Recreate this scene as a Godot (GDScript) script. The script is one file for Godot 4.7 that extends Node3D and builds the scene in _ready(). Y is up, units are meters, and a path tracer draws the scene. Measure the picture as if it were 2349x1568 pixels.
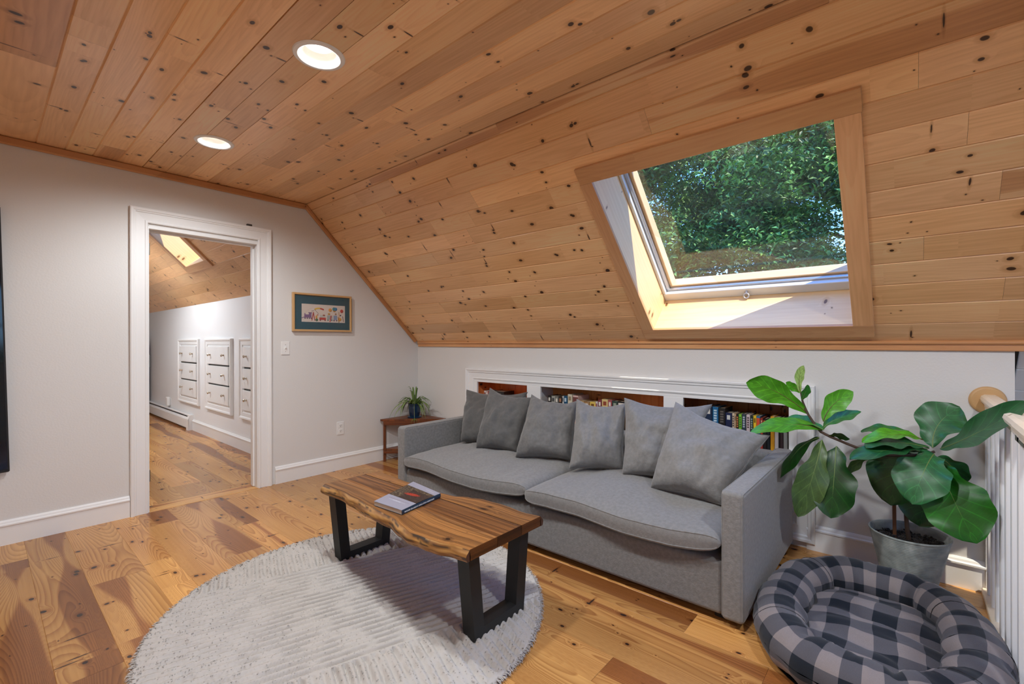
extends Node3D
# Attic sitting room: knotty-pine ceiling with a 45 degree slope and roof window, grey sofa, live-edge table, fiddle-leaf fig.
# Axes: wall_left is the plane x = 0 (room at x > 0), wall_back is the plane z = 0 (room at z > 0), floor y = 0.

const SLOPE_C := 1.2144          # sloped ceiling: y = z + SLOPE_C
const FLAT := 2.48               # flat ceiling height
const R2 := 0.70710678
var rng := RandomNumberGenerator.new()
var M := {}                      # materials
var taken := {}

const LAMP_ENERGY := 1.3
const HALL_ENERGY := 2.8
const LEAF_CLUMPS := 3500
const TVE0 := Vector3(0.06, 2.040, 3.126)
const TVE1 := Vector3(0.06, 0.449, 3.0895)

func _ready() -> void:
	rng.seed = 20
	# ---- camera: level, 5.6 cm-equivalent wide lens, fov is vertical (f = 1057.7 px at 1568 px height)
	var cam := Camera3D.new()
	cam.name = "camera"
	add_child(cam)
	cam.fov = rad_to_deg(2.0 * atan(784.0 / 1057.7))
	cam.position = Vector3(4.165, 1.225, 3.213)
	cam.rotation = Vector3(0.0, 0.7125, -0.0019)
	cam.near = 0.05
	cam.far = 300.0
	cam.current = true
	# ---- sky, sun, exposure
	var we := WorldEnvironment.new()
	we.name = "environment"
	var env := Environment.new()
	env.background_mode = Environment.BG_SKY
	var sky := Sky.new()
	var sm := ProceduralSkyMaterial.new()
	sm.sky_top_color = Color(0.28, 0.53, 0.86)
	sm.sky_horizon_color = Color(0.60, 0.78, 0.93)
	sm.ground_bottom_color = Color(0.25, 0.27, 0.20)
	sm.ground_horizon_color = Color(0.50, 0.56, 0.52)
	sm.sky_energy_multiplier = 1.7
	sm.sun_angle_max = 4.0
	sky.sky_material = sm
	env.sky = sky
	env.tonemap_mode = Environment.TONE_MAPPER_LINEAR
	env.tonemap_exposure = 1.58
	env.sdfgi_enabled = true
	env.ssao_enabled = true
	env.ssil_enabled = true
	we.environment = env
	add_child(we)
	var sun := DirectionalLight3D.new()
	sun.name = "sun"
	add_child(sun)
	sun.basis = Basis.looking_at(Vector3(-0.637, -0.745, -0.198), Vector3.UP)
	sun.light_energy = 1.8
	sun.light_color = Color(1.0, 0.95, 0.86)
	sun.light_angular_distance = 0.5
	sun.shadow_enabled = true
	# ---- the room, then what stands in it
	make_materials()
	build_shell()
	build_door()
	roof_window(SKY, SLOPE_C, 0.31, true)
	roof_window(SKY2, SLOPE_C, 0.31, false)
	build_added_back_window()
	build_lamps()
	build_hall()
	build_bookcase()
	build_books()
	build_sofa()
	build_rug()
	build_table()
	build_magazine()
	build_dog_bed()
	build_fig()
	build_corner()
	build_wall_things()
	build_balustrade()
	build_outdoors()

# ------------------------------------------------------------------ mesh builder
class MB:
	var P := PackedVector3Array()
	var N := PackedVector3Array()
	var U := PackedVector2Array()
	var C := PackedColorArray()
	var I := PackedInt32Array()
	var col := Color.WHITE
	func vert(p: Vector3, n: Vector3, u := Vector2.ZERO) -> int:
		P.append(p); N.append(n); U.append(u); C.append(col)
		return P.size() - 1
	func tri(a: Vector3, b: Vector3, c: Vector3, ua := Vector2.ZERO, ub := Vector2.ZERO, uc := Vector2.ZERO) -> void:
		var n := (b - a).cross(c - a)
		if n.length_squared() < 1e-16:
			return
		n = n.normalized()
		var k := vert(a, n, ua)
		vert(b, n, ub); vert(c, n, uc)
		I.append(k); I.append(k + 2); I.append(k + 1)
	func quad(a: Vector3, b: Vector3, c: Vector3, d: Vector3, ua := Vector2.ZERO, ub := Vector2(1, 0), uc := Vector2(1, 1), ud := Vector2(0, 1)) -> void:
		tri(a, b, c, ua, ub, uc)
		tri(a, c, d, ua, uc, ud)
	# smooth grid; f(u, v) for u, v in 0..1
	func grid(nu: int, nv: int, f: Callable, wu := false, wv := false, flip := false, uvs := Vector2.ONE) -> void:
		var base := P.size()
		for i in nu + 1:
			for j in nv + 1:
				vert(f.call(float(i) / nu, float(j) / nv), Vector3.ZERO, Vector2(float(i) / nu, float(j) / nv) * uvs)
		var s := nv + 1
		var acc := PackedVector3Array()
		acc.resize((nu + 1) * s)
		for i in nu:
			for j in nv:
				var a := i * s + j
				var b := a + s
				var c := b + 1
				var d := a + 1
				if flip:
					var t := b
					b = d
					d = t
				var n := (P[base + c] - P[base + a]).cross(P[base + d] - P[base + b])
				acc[a] += n; acc[b] += n; acc[c] += n; acc[d] += n
				I.append(base + a); I.append(base + c); I.append(base + b)
				I.append(base + a); I.append(base + d); I.append(base + c)
		if wu:
			for j in s:
				var n := acc[j] + acc[nu * s + j]
				acc[j] = n; acc[nu * s + j] = n
		if wv:
			for i in nu + 1:
				var n := acc[i * s] + acc[i * s + nv]
				acc[i * s] = n; acc[i * s + nv] = n
		for k in acc.size():
			N[base + k] = acc[k].normalized() if acc[k].length_squared() > 1e-20 else Vector3.UP
	# chamfered box in a frame: o = min corner, three edge vectors (right-handed: x cross y = z)
	func fbox(o: Vector3, ex: Vector3, ey: Vector3, ez: Vector3, bev := 0.0) -> void:
		var lx := ex.length(); var ly := ey.length(); var lz := ez.length()
		var bx := ex / lx * bev; var by := ey / ly * bev; var bz := ez / lz * bev
		if bev <= 0.0:
			var a := o; var b := o + ex; var c := o + ex + ey; var d := o + ey
			quad(a, d, c, b)
			quad(a + ez, b + ez, c + ez, d + ez, Vector2(0, 0), Vector2(lx, 0), Vector2(lx, ly), Vector2(0, ly))
			quad(a, b, b + ez, a + ez)
			quad(d, d + ez, c + ez, c)
			quad(a, a + ez, d + ez, d)
			quad(b, c, c + ez, b + ez)
			return
		var F := func(i: int, j: int, k: int, ax: int) -> Vector3:
			var p := o + ex * i + ey * j + ez * k
			var sx := bx * (1.0 - 2.0 * i); var sy := by * (1.0 - 2.0 * j); var sz := bz * (1.0 - 2.0 * k)
			if ax == 0: return p + sy + sz
			if ax == 1: return p + sx + sz
			return p + sx + sy
		# faces
		quad(F.call(0,0,0,2), F.call(0,1,0,2), F.call(1,1,0,2), F.call(1,0,0,2))
		quad(F.call(0,0,1,2), F.call(1,0,1,2), F.call(1,1,1,2), F.call(0,1,1,2))
		quad(F.call(0,0,0,1), F.call(1,0,0,1), F.call(1,0,1,1), F.call(0,0,1,1))
		quad(F.call(0,1,0,1), F.call(0,1,1,1), F.call(1,1,1,1), F.call(1,1,0,1))
		quad(F.call(0,0,0,0), F.call(0,0,1,0), F.call(0,1,1,0), F.call(0,1,0,0))
		quad(F.call(1,0,0,0), F.call(1,1,0,0), F.call(1,1,1,0), F.call(1,0,1,0))
		# edges along x, y, z
		for j in 2:
			for k in 2:
				var q := [F.call(0,j,k,1), F.call(1,j,k,1), F.call(1,j,k,2), F.call(0,j,k,2)]
				if j == k: q.reverse()
				quad(q[0], q[1], q[2], q[3])
		for i in 2:
			for k in 2:
				var q := [F.call(i,0,k,0), F.call(i,1,k,0), F.call(i,1,k,2), F.call(i,0,k,2)]
				if i != k: q.reverse()
				quad(q[0], q[1], q[2], q[3])
		for i in 2:
			for j in 2:
				var q := [F.call(i,j,0,0), F.call(i,j,1,0), F.call(i,j,1,1), F.call(i,j,0,1)]
				if i == j: q.reverse()
				quad(q[0], q[1], q[2], q[3])
		for i in 2:
			for j in 2:
				for k in 2:
					var a: Vector3 = F.call(i,j,k,0); var b: Vector3 = F.call(i,j,k,1); var c: Vector3 = F.call(i,j,k,2)
					if (i + j + k) % 2 == 0: tri(a, c, b)
					else: tri(a, b, c)
	func box(lo: Vector3, hi: Vector3, bev := 0.0) -> void:
		fbox(lo, Vector3(hi.x - lo.x, 0, 0), Vector3(0, hi.y - lo.y, 0), Vector3(0, 0, hi.z - lo.z), bev)
	# tube along points
	func tube(pts: Array, radii: Array, n := 8, caps := true) -> void:
		var m := pts.size()
		var ref := Vector3.UP
		var rings := []
		var prev := Vector3.ZERO
		for i in m:
			var t: Vector3 = (pts[mini(i + 1, m - 1)] - pts[maxi(i - 1, 0)]).normalized()
			if i == 0:
				prev = t.cross(ref)
				if prev.length() < 0.1: prev = t.cross(Vector3.RIGHT)
			var a: Vector3 = (prev - t * prev.dot(t)).normalized()
			prev = a
			rings.append([pts[i], a, t.cross(a), radii[mini(i, radii.size() - 1)]])
		var f := func(u: float, v: float) -> Vector3:
			var r: Array = rings[roundi(u * (m - 1))]
			return r[0] + (r[1] * cos(v * TAU) + r[2] * sin(v * TAU)) * r[3]
		grid(m - 1, n, f, false, true, true)
		if caps:
			for e in [0, m - 1]:
				var r: Array = rings[e]
				for k in n:
					var p: Vector3 = f.call(float(e) / (m - 1), float(k) / n); var q: Vector3 = f.call(float(e) / (m - 1), float(k + 1) / n)
					if e == 0: tri(r[0], q, p)
					else: tri(r[0], p, q)
	# lathe: profile of (r, y) listed upwards along the outside
	func lathe(c: Vector3, prof: Array, n := 32, basis := Basis.IDENTITY) -> void:
		var m := prof.size()
		for k in m - 1:
			var a: Vector2 = prof[k]; var b: Vector2 = prof[k + 1]
			var g := func(u: float, v: float) -> Vector3:
				var q := a.lerp(b, v)
				return c + basis * Vector3(q.x * cos(u * TAU), q.y, -q.x * sin(u * TAU))
			grid(n, 1, g, true, false)
	# prism: 2D polygon (counter-clockwise seen from az) in the axes ax, ay, extruded along az
	func prism(poly: PackedVector2Array, o: Vector3, ax: Vector3, ay: Vector3, az: Vector3, uv0 := Vector2.ZERO, uvs := Vector2.ONE) -> void:
		if Geometry2D.is_polygon_clockwise(poly):
			poly = poly.duplicate()
			poly.reverse()
		var idx := Geometry2D.triangulate_polygon(poly)
		for k in range(0, idx.size(), 3):
			var a := poly[idx[k]]; var b := poly[idx[k + 1]]; var c := poly[idx[k + 2]]
			if (b - a).cross(c - a) < 0:
				var t := b
				b = c
				c = t
			var A := o + ax * a.x + ay * a.y; var B := o + ax * b.x + ay * b.y; var D := o + ax * c.x + ay * c.y
			tri(A + az, B + az, D + az, uv0 + a * uvs, uv0 + b * uvs, uv0 + c * uvs)
			tri(A, D, B, uv0 + a * uvs, uv0 + c * uvs, uv0 + b * uvs)
		for k in poly.size():
			var a := poly[k]; var b := poly[(k + 1) % poly.size()]
			var A := o + ax * a.x + ay * a.y; var B := o + ax * b.x + ay * b.y
			quad(A, B, B + az, A + az, uv0 + a * uvs, uv0 + b * uvs, uv0 + b * uvs, uv0 + a * uvs)
	func mesh(off := Vector3.ZERO) -> ArrayMesh:
		var arr := []
		arr.resize(Mesh.ARRAY_MAX)
		var Q := P
		if off != Vector3.ZERO:
			Q = PackedVector3Array()
			Q.resize(P.size())
			for i in P.size():
				Q[i] = P[i] - off
		arr[Mesh.ARRAY_VERTEX] = Q
		arr[Mesh.ARRAY_NORMAL] = N
		arr[Mesh.ARRAY_TEX_UV] = U
		arr[Mesh.ARRAY_COLOR] = C
		arr[Mesh.ARRAY_INDEX] = I
		var m := ArrayMesh.new()
		m.add_surface_from_arrays(Mesh.PRIMITIVE_TRIANGLES, arr)
		return m

# ------------------------------------------------------------------ naming and tagging
func numbered(called: String) -> String:
	var n: int = taken.get(called, 0)
	taken[called] = n + 1
	return called if n == 0 else "%s_%03d" % [called, n]

func child_name(parent: Node, called: String) -> String:
	var key := "%s|%d" % [called, parent.get_instance_id()]
	var n: int = taken.get(key, 0)
	taken[key] = n + 1
	return called if n == 0 else "%s_%03d" % [called, n]

func tag(o: Node, label: String, category := "", group := "") -> void:
	o.set_meta("label", label)
	if category: o.set_meta("category", category)
	if group: o.set_meta("group", group)

func thing(called: String, label: String, category: String, at := Vector3.ZERO, group := "") -> Node3D:
	var o := Node3D.new()
	o.name = numbered(called)
	add_child(o, true)
	o.position = at
	tag(o, label, category, group)
	return o

func world_of(n: Node) -> Vector3:
	var p := Vector3.ZERO
	while n and n != self:
		p += n.position
		n = n.get_parent()
	return p

# commit a builder (in room coordinates) as one named mesh under a parent
var mirrored := false            # true while the back slope is built: z turns to 4.5 - z

func obj(called: String, mb: MB, mat: Material, parent: Node = null) -> MeshInstance3D:
	if mirrored:
		for k in mb.P.size():
			mb.P[k].z = 4.5 - mb.P[k].z
			mb.N[k].z = -mb.N[k].z
		for k in range(0, mb.I.size(), 3):
			var t := mb.I[k + 1]
			mb.I[k + 1] = mb.I[k + 2]
			mb.I[k + 2] = t
	var o := MeshInstance3D.new()
	if parent == null:
		o.name = numbered(called)
		o.mesh = mb.mesh()
		add_child(o, true)
	else:
		o.name = child_name(parent, called)
		o.mesh = mb.mesh(world_of(parent))
		parent.add_child(o, true)
	o.material_override = mat
	return o

func struct_node(called: String) -> Node3D:
	var o := Node3D.new()
	o.name = numbered(called)
	o.set_meta("kind", "structure")
	add_child(o, true)
	return o

func struct(called: String, mb: MB, mat: Material) -> MeshInstance3D:
	var o := obj(called, mb, mat)
	o.set_meta("kind", "structure")
	return o

# ------------------------------------------------------------------ materials and textures
func srgb(r: int, g: int, b: int) -> Color:
	return Color8(r, g, b)

func lin(c: Color) -> Color:
	return c.srgb_to_linear()

func mat(c: Color, rough := 0.6, metal := 0.0) -> StandardMaterial3D:
	var m := StandardMaterial3D.new()
	m.albedo_color = c
	m.roughness = rough
	m.metallic = metal
	return m

func noise_tex(size: int, freq: float, as_normal := false, strength := 4.0, oct := 4) -> NoiseTexture2D:
	var n := FastNoiseLite.new()
	n.noise_type = FastNoiseLite.TYPE_SIMPLEX_SMOOTH
	n.frequency = freq
	n.fractal_octaves = oct
	n.seed = 11
	var t := NoiseTexture2D.new()
	t.width = size
	t.height = size
	t.seamless = true
	t.noise = n
	t.as_normal_map = as_normal
	t.bump_strength = strength
	return t

func ramp_tex(size: int, freq: float, a: Color, b: Color, oct := 5, noise_seed := 3, kind := FastNoiseLite.TYPE_SIMPLEX_SMOOTH) -> NoiseTexture2D:
	var t := noise_tex(size, freq, false, 1.0, oct)
	t.noise.seed = noise_seed
	t.noise.noise_type = kind
	var g := Gradient.new()
	g.set_color(0, a)
	g.set_color(1, b)
	t.color_ramp = g
	return t

func field(w: int, h: int, dw: int, dh: int, freq: float, sd: int, oct := 3) -> PackedFloat32Array:
	var n := FastNoiseLite.new()
	n.noise_type = FastNoiseLite.TYPE_SIMPLEX_SMOOTH
	n.frequency = freq
	n.fractal_octaves = oct
	n.seed = sd
	var im := n.get_image(maxi(w / dw, 2), maxi(h / dh, 2), false, false, true)
	im.convert(Image.FORMAT_RF)
	im.resize(w, h, Image.INTERPOLATE_CUBIC)
	return im.get_data().to_float32_array()

# One strip of flat-sawn board: growth rings are contour lines of a height field that knots push up.
func board_strip(w: int, h: int, sd: int, s: Dictionary) -> PackedByteArray:
	var r := RandomNumberGenerator.new()
	r.seed = sd * 7919 + 13
	var H := field(w, h, 48, 8, 0.02, sd * 3 + 1, 2)
	var G := field(w, h, 32, 1, s.fine, sd * 3 + 2, 3)
	var T := field(w, h, 36, 8, 0.02, sd * 3 + 3, 2)
	var K := PackedFloat32Array()
	K.resize(w * h)
	var halo := PackedFloat32Array()
	halo.resize(w * h)
	# knots in whorls across the board
	var px: float = w / 2.4 / 1000.0     # pixels per mm along
	var py: float = h / float(s.width_mm)
	var x := r.randf_range(0.0, s.whorl * 0.6)
	while x < 2400.0:
		var many := r.randi_range(1, s.many)
		for q in many:
			var kx := (x + r.randf_range(-45, 45)) * px
			var ky := r.randf_range(0.06, 0.94) * h
			var big: bool = r.randf() < s.big
			var rx: float = r.randf_range(7, s.knot_max) if big else r.randf_range(2.0, 5.0)
			var ry := rx * r.randf_range(0.55, 0.95)
			var spike: bool = r.randf() < s.spike
			if spike:
				rx = r.randf_range(2.0, 4.0)
				ry = r.randf_range(12.0, 34.0)
			var ax := rx * px
			var ay := ry * py
			var shear := r.randf_range(-0.25, 0.25)
			var reach := 5.0
			var up: float = s.push * (1.0 if big else 0.35) * (0.25 if spike else 1.0)
			for yy in range(maxi(0, int(ky - ay * reach)), mini(h, int(ky + ay * reach) + 1)):
				for xx in range(maxi(0, int(kx - ax * reach * 1.6)), mini(w, int(kx + ax * reach * 1.6) + 1)):
					var dy := (yy - ky) / ay
					var dx := (xx - kx) / ax + dy * shear
					var d2 := dx * dx + dy * dy
					var i := yy * w + xx
					H[i] += up * exp(-(dx * dx * 0.10 + dy * dy * 0.22))
					if d2 < 1.5:
						K[i] = maxf(K[i], clampf((1.5 - d2) * 1.6, 0.0, 1.0))
					if d2 < 9.0:
						halo[i] = maxf(halo[i], (1.0 - d2 / 9.0) * 0.5)
		x += r.randf_range(s.whorl * 0.5, s.whorl * 1.5)
	# lookup: ring phase -> darkness
	var lut := PackedFloat32Array()
	lut.resize(256)
	for k in 256:
		var t := k / 255.0
		lut[k] = pow(t, 2.2) if t < 0.93 else pow(0.93, 2.2) * (1.0 - t) / 0.07
	var out := PackedByteArray()
	out.resize(w * h * 3)
	var lo: Color = s.light
	var dk: Color = s.dark
	var ht: Color = s.heart
	var kn: Color = s.knot
	var amp: float = s.amp
	var rings: float = s.rings * r.randf_range(0.8, 1.2)
	var centre := r.randf_range(0.1, 0.9)
	var curve: float = s.curve
	var heart: float = -9.0
	if r.randf() < s.heart_chance:
		heart = r.randf_range(0.25, 0.9)
	var half := r.randf_range(0.10, 0.34)
	var k0: float = s.ring_mix
	var k1: float = s.fine_mix
	var tone := r.randf_range(-s.tone, s.tone)
	var p := 0
	for yy in h:
		var v := float(yy) / h
		var prof := (v - centre) * curve
		prof = prof * prof + v * 0.4
		var hv := absf(v - heart)
		for xx in w:
			var i := yy * w + xx
			var e := (prof + H[i] * amp) * rings
			var ring := lut[int(e * 256.0) & 255]
			var g := G[i]
			var a := ring * k0 + (g - 0.5) * k1 + (T[i] - 0.5) * 0.35 + tone + halo[i]
			var b := 0.0
			if heart > -1.0:
				b = clampf((half + (T[i] - 0.5) * 0.55 - hv) * 14.0, 0.0, 1.0)
			a = clampf(a, -0.35, 1.0)
			var cr := lo.r + (dk.r - lo.r) * a
			var cg := lo.g + (dk.g - lo.g) * a
			var cb := lo.b + (dk.b - lo.b) * a
			if b > 0.0:
				cr += (ht.r * (1.0 - a * 0.35) - cr) * b * 0.75
				cg += (ht.g * (1.0 - a * 0.4) - cg) * b * 0.75
				cb += (ht.b * (1.0 - a * 0.45) - cb) * b * 0.75
			var q := K[i]
			if q > 0.0:
				q *= 0.93
				cr += (kn.r - cr) * q
				cg += (kn.g - cg) * q
				cb += (kn.b - cb) * q
			out[p] = clampi(int(cr * 255.0), 0, 255)
			out[p + 1] = clampi(int(cg * 255.0), 0, 255)
			out[p + 2] = clampi(int(cb * 255.0), 0, 255)
			p += 3
	return out

func board_atlas(w: int, h: int, n: int, sd: int, s: Dictionary) -> ImageTexture:
	var parts := []
	parts.resize(n)
	var task := func(k: int) -> void:
		parts[k] = board_strip(w, h, sd + k, s)
	var id := WorkerThreadPool.add_group_task(task, n, -1, true)
	WorkerThreadPool.wait_for_group_task_completion(id)
	var all := PackedByteArray()
	for k in n:
		all.append_array(parts[k])
	return ImageTexture.create_from_image(Image.create_from_data(w, h * n, false, Image.FORMAT_RGB8, all))

const CEIL_N := 14
const FLOOR_N := 8

func make_materials() -> void:
	var cs := {"fine": 0.09, "width_mm": 134.0, "whorl": 430.0, "many": 3, "big": 0.5, "knot_max": 14.0, "spike": 0.09, "push": 0.4, "amp": 1.1, "rings": 5.0, "curve": 1.3,
		"light": srgb(251, 203, 150), "dark": srgb(194, 138, 88), "heart": srgb(218, 160, 110), "heart_chance": 0.12, "knot": srgb(58, 36, 24), "ring_mix": 0.15, "fine_mix": 0.28, "tone": 0.07}
	M.pine = mat(Color.WHITE, 0.29)
	M.pine.albedo_texture = board_atlas(2048, 96, CEIL_N, 100, cs)
	M.pine.vertex_color_use_as_albedo = true
	var us := cs.duplicate()
	us.merge({"whorl": 9000.0, "many": 1, "big": 0.0, "spike": 0.0, "heart_chance": 0.0}, true)
	M.trim_wood = mat(Color.WHITE, 0.30)
	M.trim_wood.albedo_texture = board_atlas(2048, 64, CEIL_N, 1300, us)
	M.trim_wood.vertex_color_use_as_albedo = true
	M.seam_dark = mat(srgb(46, 46, 50), 0.9)
	var fs := {"fine": 0.07, "width_mm": 200.0, "whorl": 300.0, "many": 3, "big": 0.5, "knot_max": 15.0, "spike": 0.16, "push": 0.55, "amp": 1.5, "rings": 8.0, "curve": 2.0,
		"light": srgb(222, 168, 100), "dark": srgb(150, 92, 46), "heart": srgb(160, 98, 52), "heart_chance": 0.5, "knot": srgb(46, 27, 20), "ring_mix": 0.62, "fine_mix": 0.22, "tone": 0.10}
	M.floor = mat(Color.WHITE, 0.24)
	M.floor.albedo_texture = board_atlas(2048, 160, FLOOR_N, 300, fs)
	M.floor.vertex_color_use_as_albedo = true
	var ts := {"fine": 0.05, "width_mm": 220.0, "whorl": 700.0, "many": 2, "big": 0.7, "knot_max": 16.0, "spike": 0.0, "push": 0.9, "amp": 2.0, "rings": 9.0, "curve": 1.2,
		"light": srgb(154, 108, 62), "dark": srgb(64, 40, 24), "heart": srgb(112, 74, 42), "heart_chance": 0.3, "knot": srgb(40, 24, 18), "ring_mix": 0.42, "fine_mix": 0.95, "tone": 0.10}
	M.slab = mat(Color.WHITE, 0.34)
	M.slab.albedo_texture = board_atlas(1024, 128, 3, 500, ts)
	M.slab.albedo_color = Color(0.90, 0.87, 0.86)
	M.slab.vertex_color_use_as_albedo = true
	var js := cs.duplicate()
	js.merge({"light": srgb(238, 205, 160), "dark": srgb(206, 160, 110), "heart": srgb(226, 190, 140), "knot": srgb(120, 84, 52), "whorl": 700.0, "spike": 0.0, "tone": 0.05, "knot_max": 8.0, "big": 0.3}, true)
	M.pale_pine = mat(Color.WHITE, 0.45)
	M.pale_pine.albedo_texture = board_atlas(1024, 128, 2, 700, js)
	M.pale_pine.vertex_color_use_as_albedo = true
	var rs := js.duplicate()
	rs.merge({"light": srgb(250, 234, 212), "dark": srgb(226, 200, 168), "heart": srgb(240, 220, 194), "big": 0.1}, true)
	var rail_tex := board_atlas(1024, 64, 2, 900, rs)

	M.wall = mat(srgb(224, 222, 219), 0.75)
	M.wall.normal_enabled = true
	M.wall.normal_texture = noise_tex(512, 0.08, true, 1.2)
	M.wall.normal_scale = 0.25
	M.wall.uv1_triplanar = true
	M.wall.uv1_world_triplanar = true
	M.wall.uv1_scale = Vector3.ONE * 1.6
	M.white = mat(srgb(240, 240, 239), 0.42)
	M.hall_wall = mat(srgb(236, 237, 238), 0.7)
	M.plain = mat(srgb(150, 140, 130), 0.9)
	M.roofing = mat(srgb(70, 68, 66), 0.9)
	M.black_metal = mat(srgb(38, 38, 38), 0.5, 0.0)
	M.black_metal.metallic_specular = 0.4
	M.plate = mat(srgb(238, 238, 236), 0.35)
	M.plate_dark = mat(srgb(60, 58, 56), 0.5)
	M.rail_wood = mat(Color.WHITE, 0.35)
	M.rail_wood.albedo_texture = rail_tex
	M.rail_wood.vertex_color_use_as_albedo = true
	M.hinge = mat(srgb(120, 116, 108), 0.35, 0.9)
	M.knob = mat(srgb(200, 188, 170), 0.25, 0.8)
	M.silver = mat(srgb(196, 200, 206), 0.32, 0.75)
	M.alu = mat(srgb(216, 220, 224), 0.4, 0.15)
	M.glass = mat(Color(0.60, 0.72, 0.70, 0.03), 0.02)
	M.glass.transparency = BaseMaterial3D.TRANSPARENCY_ALPHA
	M.glow = mat(srgb(255, 250, 240), 0.5)
	M.glow.emission_enabled = true
	M.glow.emission = Color(1.0, 0.95, 0.86)
	M.glow.emission_energy_multiplier = 1.25
	M.baffle = mat(srgb(246, 244, 240), 0.45)
	M.screen = mat(srgb(10, 12, 15), 0.06)
	M.bezel = mat(srgb(20, 22, 26), 0.4)

	# velvet upholstery
	M.velvet = mat(Color.WHITE, 0.82)
	M.velvet.albedo_texture = ramp_tex(1024, 0.03, srgb(117, 116, 114), srgb(140, 139, 137), 5, 5)
	M.velvet.uv1_triplanar = true
	M.velvet.uv1_world_triplanar = true
	M.velvet.uv1_scale = Vector3.ONE * 1.3
	M.velvet.rim_enabled = true
	M.velvet.rim = 0.7
	M.velvet.rim_tint = 0.5
	M.velvet.metallic_specular = 0.2
	M.velvet.vertex_color_use_as_albedo = true
	M.velvet.heightmap_enabled = true
	M.velvet.heightmap_texture = noise_tex(512, 0.16, false, 1.0, 2)
	M.velvet.heightmap_scale = 0.10
	M.sofa_foot = mat(srgb(30, 26, 24), 0.6)
	M.wool = mat(srgb(192, 187, 181), 0.95)
	M.wool.metallic_specular = 0.15
	M.wool.vertex_color_use_as_albedo = true
	M.jute = mat(srgb(170, 160, 148), 0.95)

	# pot: mottled grey composite with fine horizontal ribs cut as geometry
	M.pot = mat(Color.WHITE, 0.6)
	M.pot.albedo_texture = ramp_tex(512, 0.016, srgb(112, 120, 116), srgb(196, 200, 194), 5, 9)
	M.pot.uv1_triplanar = true
	M.pot.uv1_scale = Vector3.ONE * 2.2
	M.soil = mat(srgb(44, 40, 38), 0.95)
	M.bark_chip = mat(srgb(58, 53, 50), 0.9)
	M.stem = mat(srgb(74, 56, 44), 0.8)
	M.stake = mat(srgb(116, 76, 48), 0.7)
	M.leaf = mat(Color.WHITE, 0.38)
	M.leaf.metallic_specular = 0.52
	M.leaf.albedo_texture = leaf_texture()
	M.leaf.vertex_color_use_as_albedo = true
	M.leaf.backlight_enabled = true
	M.leaf.backlight = Color(0.30, 0.42, 0.12)
	M.blue_pot = mat(srgb(22, 50, 78), 0.18)
	M.spider = mat(Color.WHITE, 0.45)
	M.spider.vertex_color_use_as_albedo = true
	M.spider.backlight_enabled = true
	M.spider.backlight = Color(0.25, 0.32, 0.12)
	M.walnut = mat(Color.WHITE, 0.42)
	M.walnut.albedo_texture = M.slab.albedo_texture
	M.walnut.albedo_color = srgb(190, 150, 136)
	M.oak = mat(srgb(206, 164, 112), 0.42)

	M.plaid = mat(Color.WHITE, 0.92)
	M.plaid.albedo_texture = plaid_texture()
	M.plaid.metallic_specular = 0.15
	M.plaid.rim_enabled = true
	M.plaid.rim = 0.35
	M.live_edge = mat(Color.WHITE, 0.5)
	M.live_edge.vertex_color_use_as_albedo = true
	M.ground = mat(srgb(92, 96, 60), 0.95)
	M.tree_bark = mat(srgb(86, 76, 64), 0.95)
	M.foliage = mat(Color.WHITE, 0.5)
	M.foliage.vertex_color_use_as_albedo = true
	M.foliage.backlight_enabled = true
	M.foliage.backlight = Color(0.35, 0.45, 0.15)

func leaf_texture() -> ImageTexture:
	var w := 256
	var h := 512
	var data := PackedByteArray()
	data.resize(w * h * 3)
	var nz := field(w, h, 4, 4, 0.05, 77, 3)
	for y in h:
		var t := float(y) / h
		for x in w:
			var s := (float(x) / w - 0.5) * 2.0
			var a := absf(s)
			var vein := 0.0
			vein = maxf(vein, 1.0 - a / (0.035 * (1.15 - t)))
			# side veins sweep towards the tip
			var q := (t - a * 0.34 + a * a * 0.10 - 0.03) * 7.0
			var f := absf(q - roundf(q))
			vein = maxf(vein, (1.0 - f / 0.075) * (1.0 - a * 0.5))
			var q2 := (t + a * 0.22) * 26.0
			vein = maxf(vein, (1.0 - absf(q2 - roundf(q2)) / 0.16) * 0.14)
			vein = clampf(vein, 0.0, 1.0)
			var g := (nz[y * w + x] - 0.5) * 0.22 + 1.0
			var c := Color(0.70, 0.72, 0.66).lerp(Color(1.0, 1.0, 0.90), vein)
			var i := (y * w + x) * 3
			data[i] = clampi(int(c.r * g * 255), 0, 255)
			data[i + 1] = clampi(int(c.g * g * 255), 0, 255)
			data[i + 2] = clampi(int(c.b * g * 255), 0, 255)
	return ImageTexture.create_from_image(Image.create_from_data(w, h, false, Image.FORMAT_RGB8, data))

func plaid_texture() -> ImageTexture:
	var n := 256
	var im := Image.create(n, n, false, Image.FORMAT_RGB8)
	var r := RandomNumberGenerator.new()
	r.seed = 4
	for y in n:
		for x in n:
			var dark := (1 if x < n / 2 else 0) + (1 if y < n / 2 else 0)
			var c := srgb(136, 128, 128)
			if dark == 1: c = srgb(86, 85, 91)
			elif dark == 2: c = srgb(36, 41, 49)
			var k := 1.0 + r.randf_range(-0.07, 0.07)
			if dark == 1 and (x + y) % 4 < 2: k *= 1.06
			im.set_pixel(x, y, Color(c.r * k, c.g * k, c.b * k))
	return ImageTexture.create_from_image(im)
# ------------------------------------------------------------------ boards
# point of a 45 degree roof slope: along s from the knee wall up, depth d outwards
func SP(x: float, s: float, d: float, c := SLOPE_C) -> Vector3:
	return Vector3(x, c + s * R2 + d * R2, s * R2 - d * R2)

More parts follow.
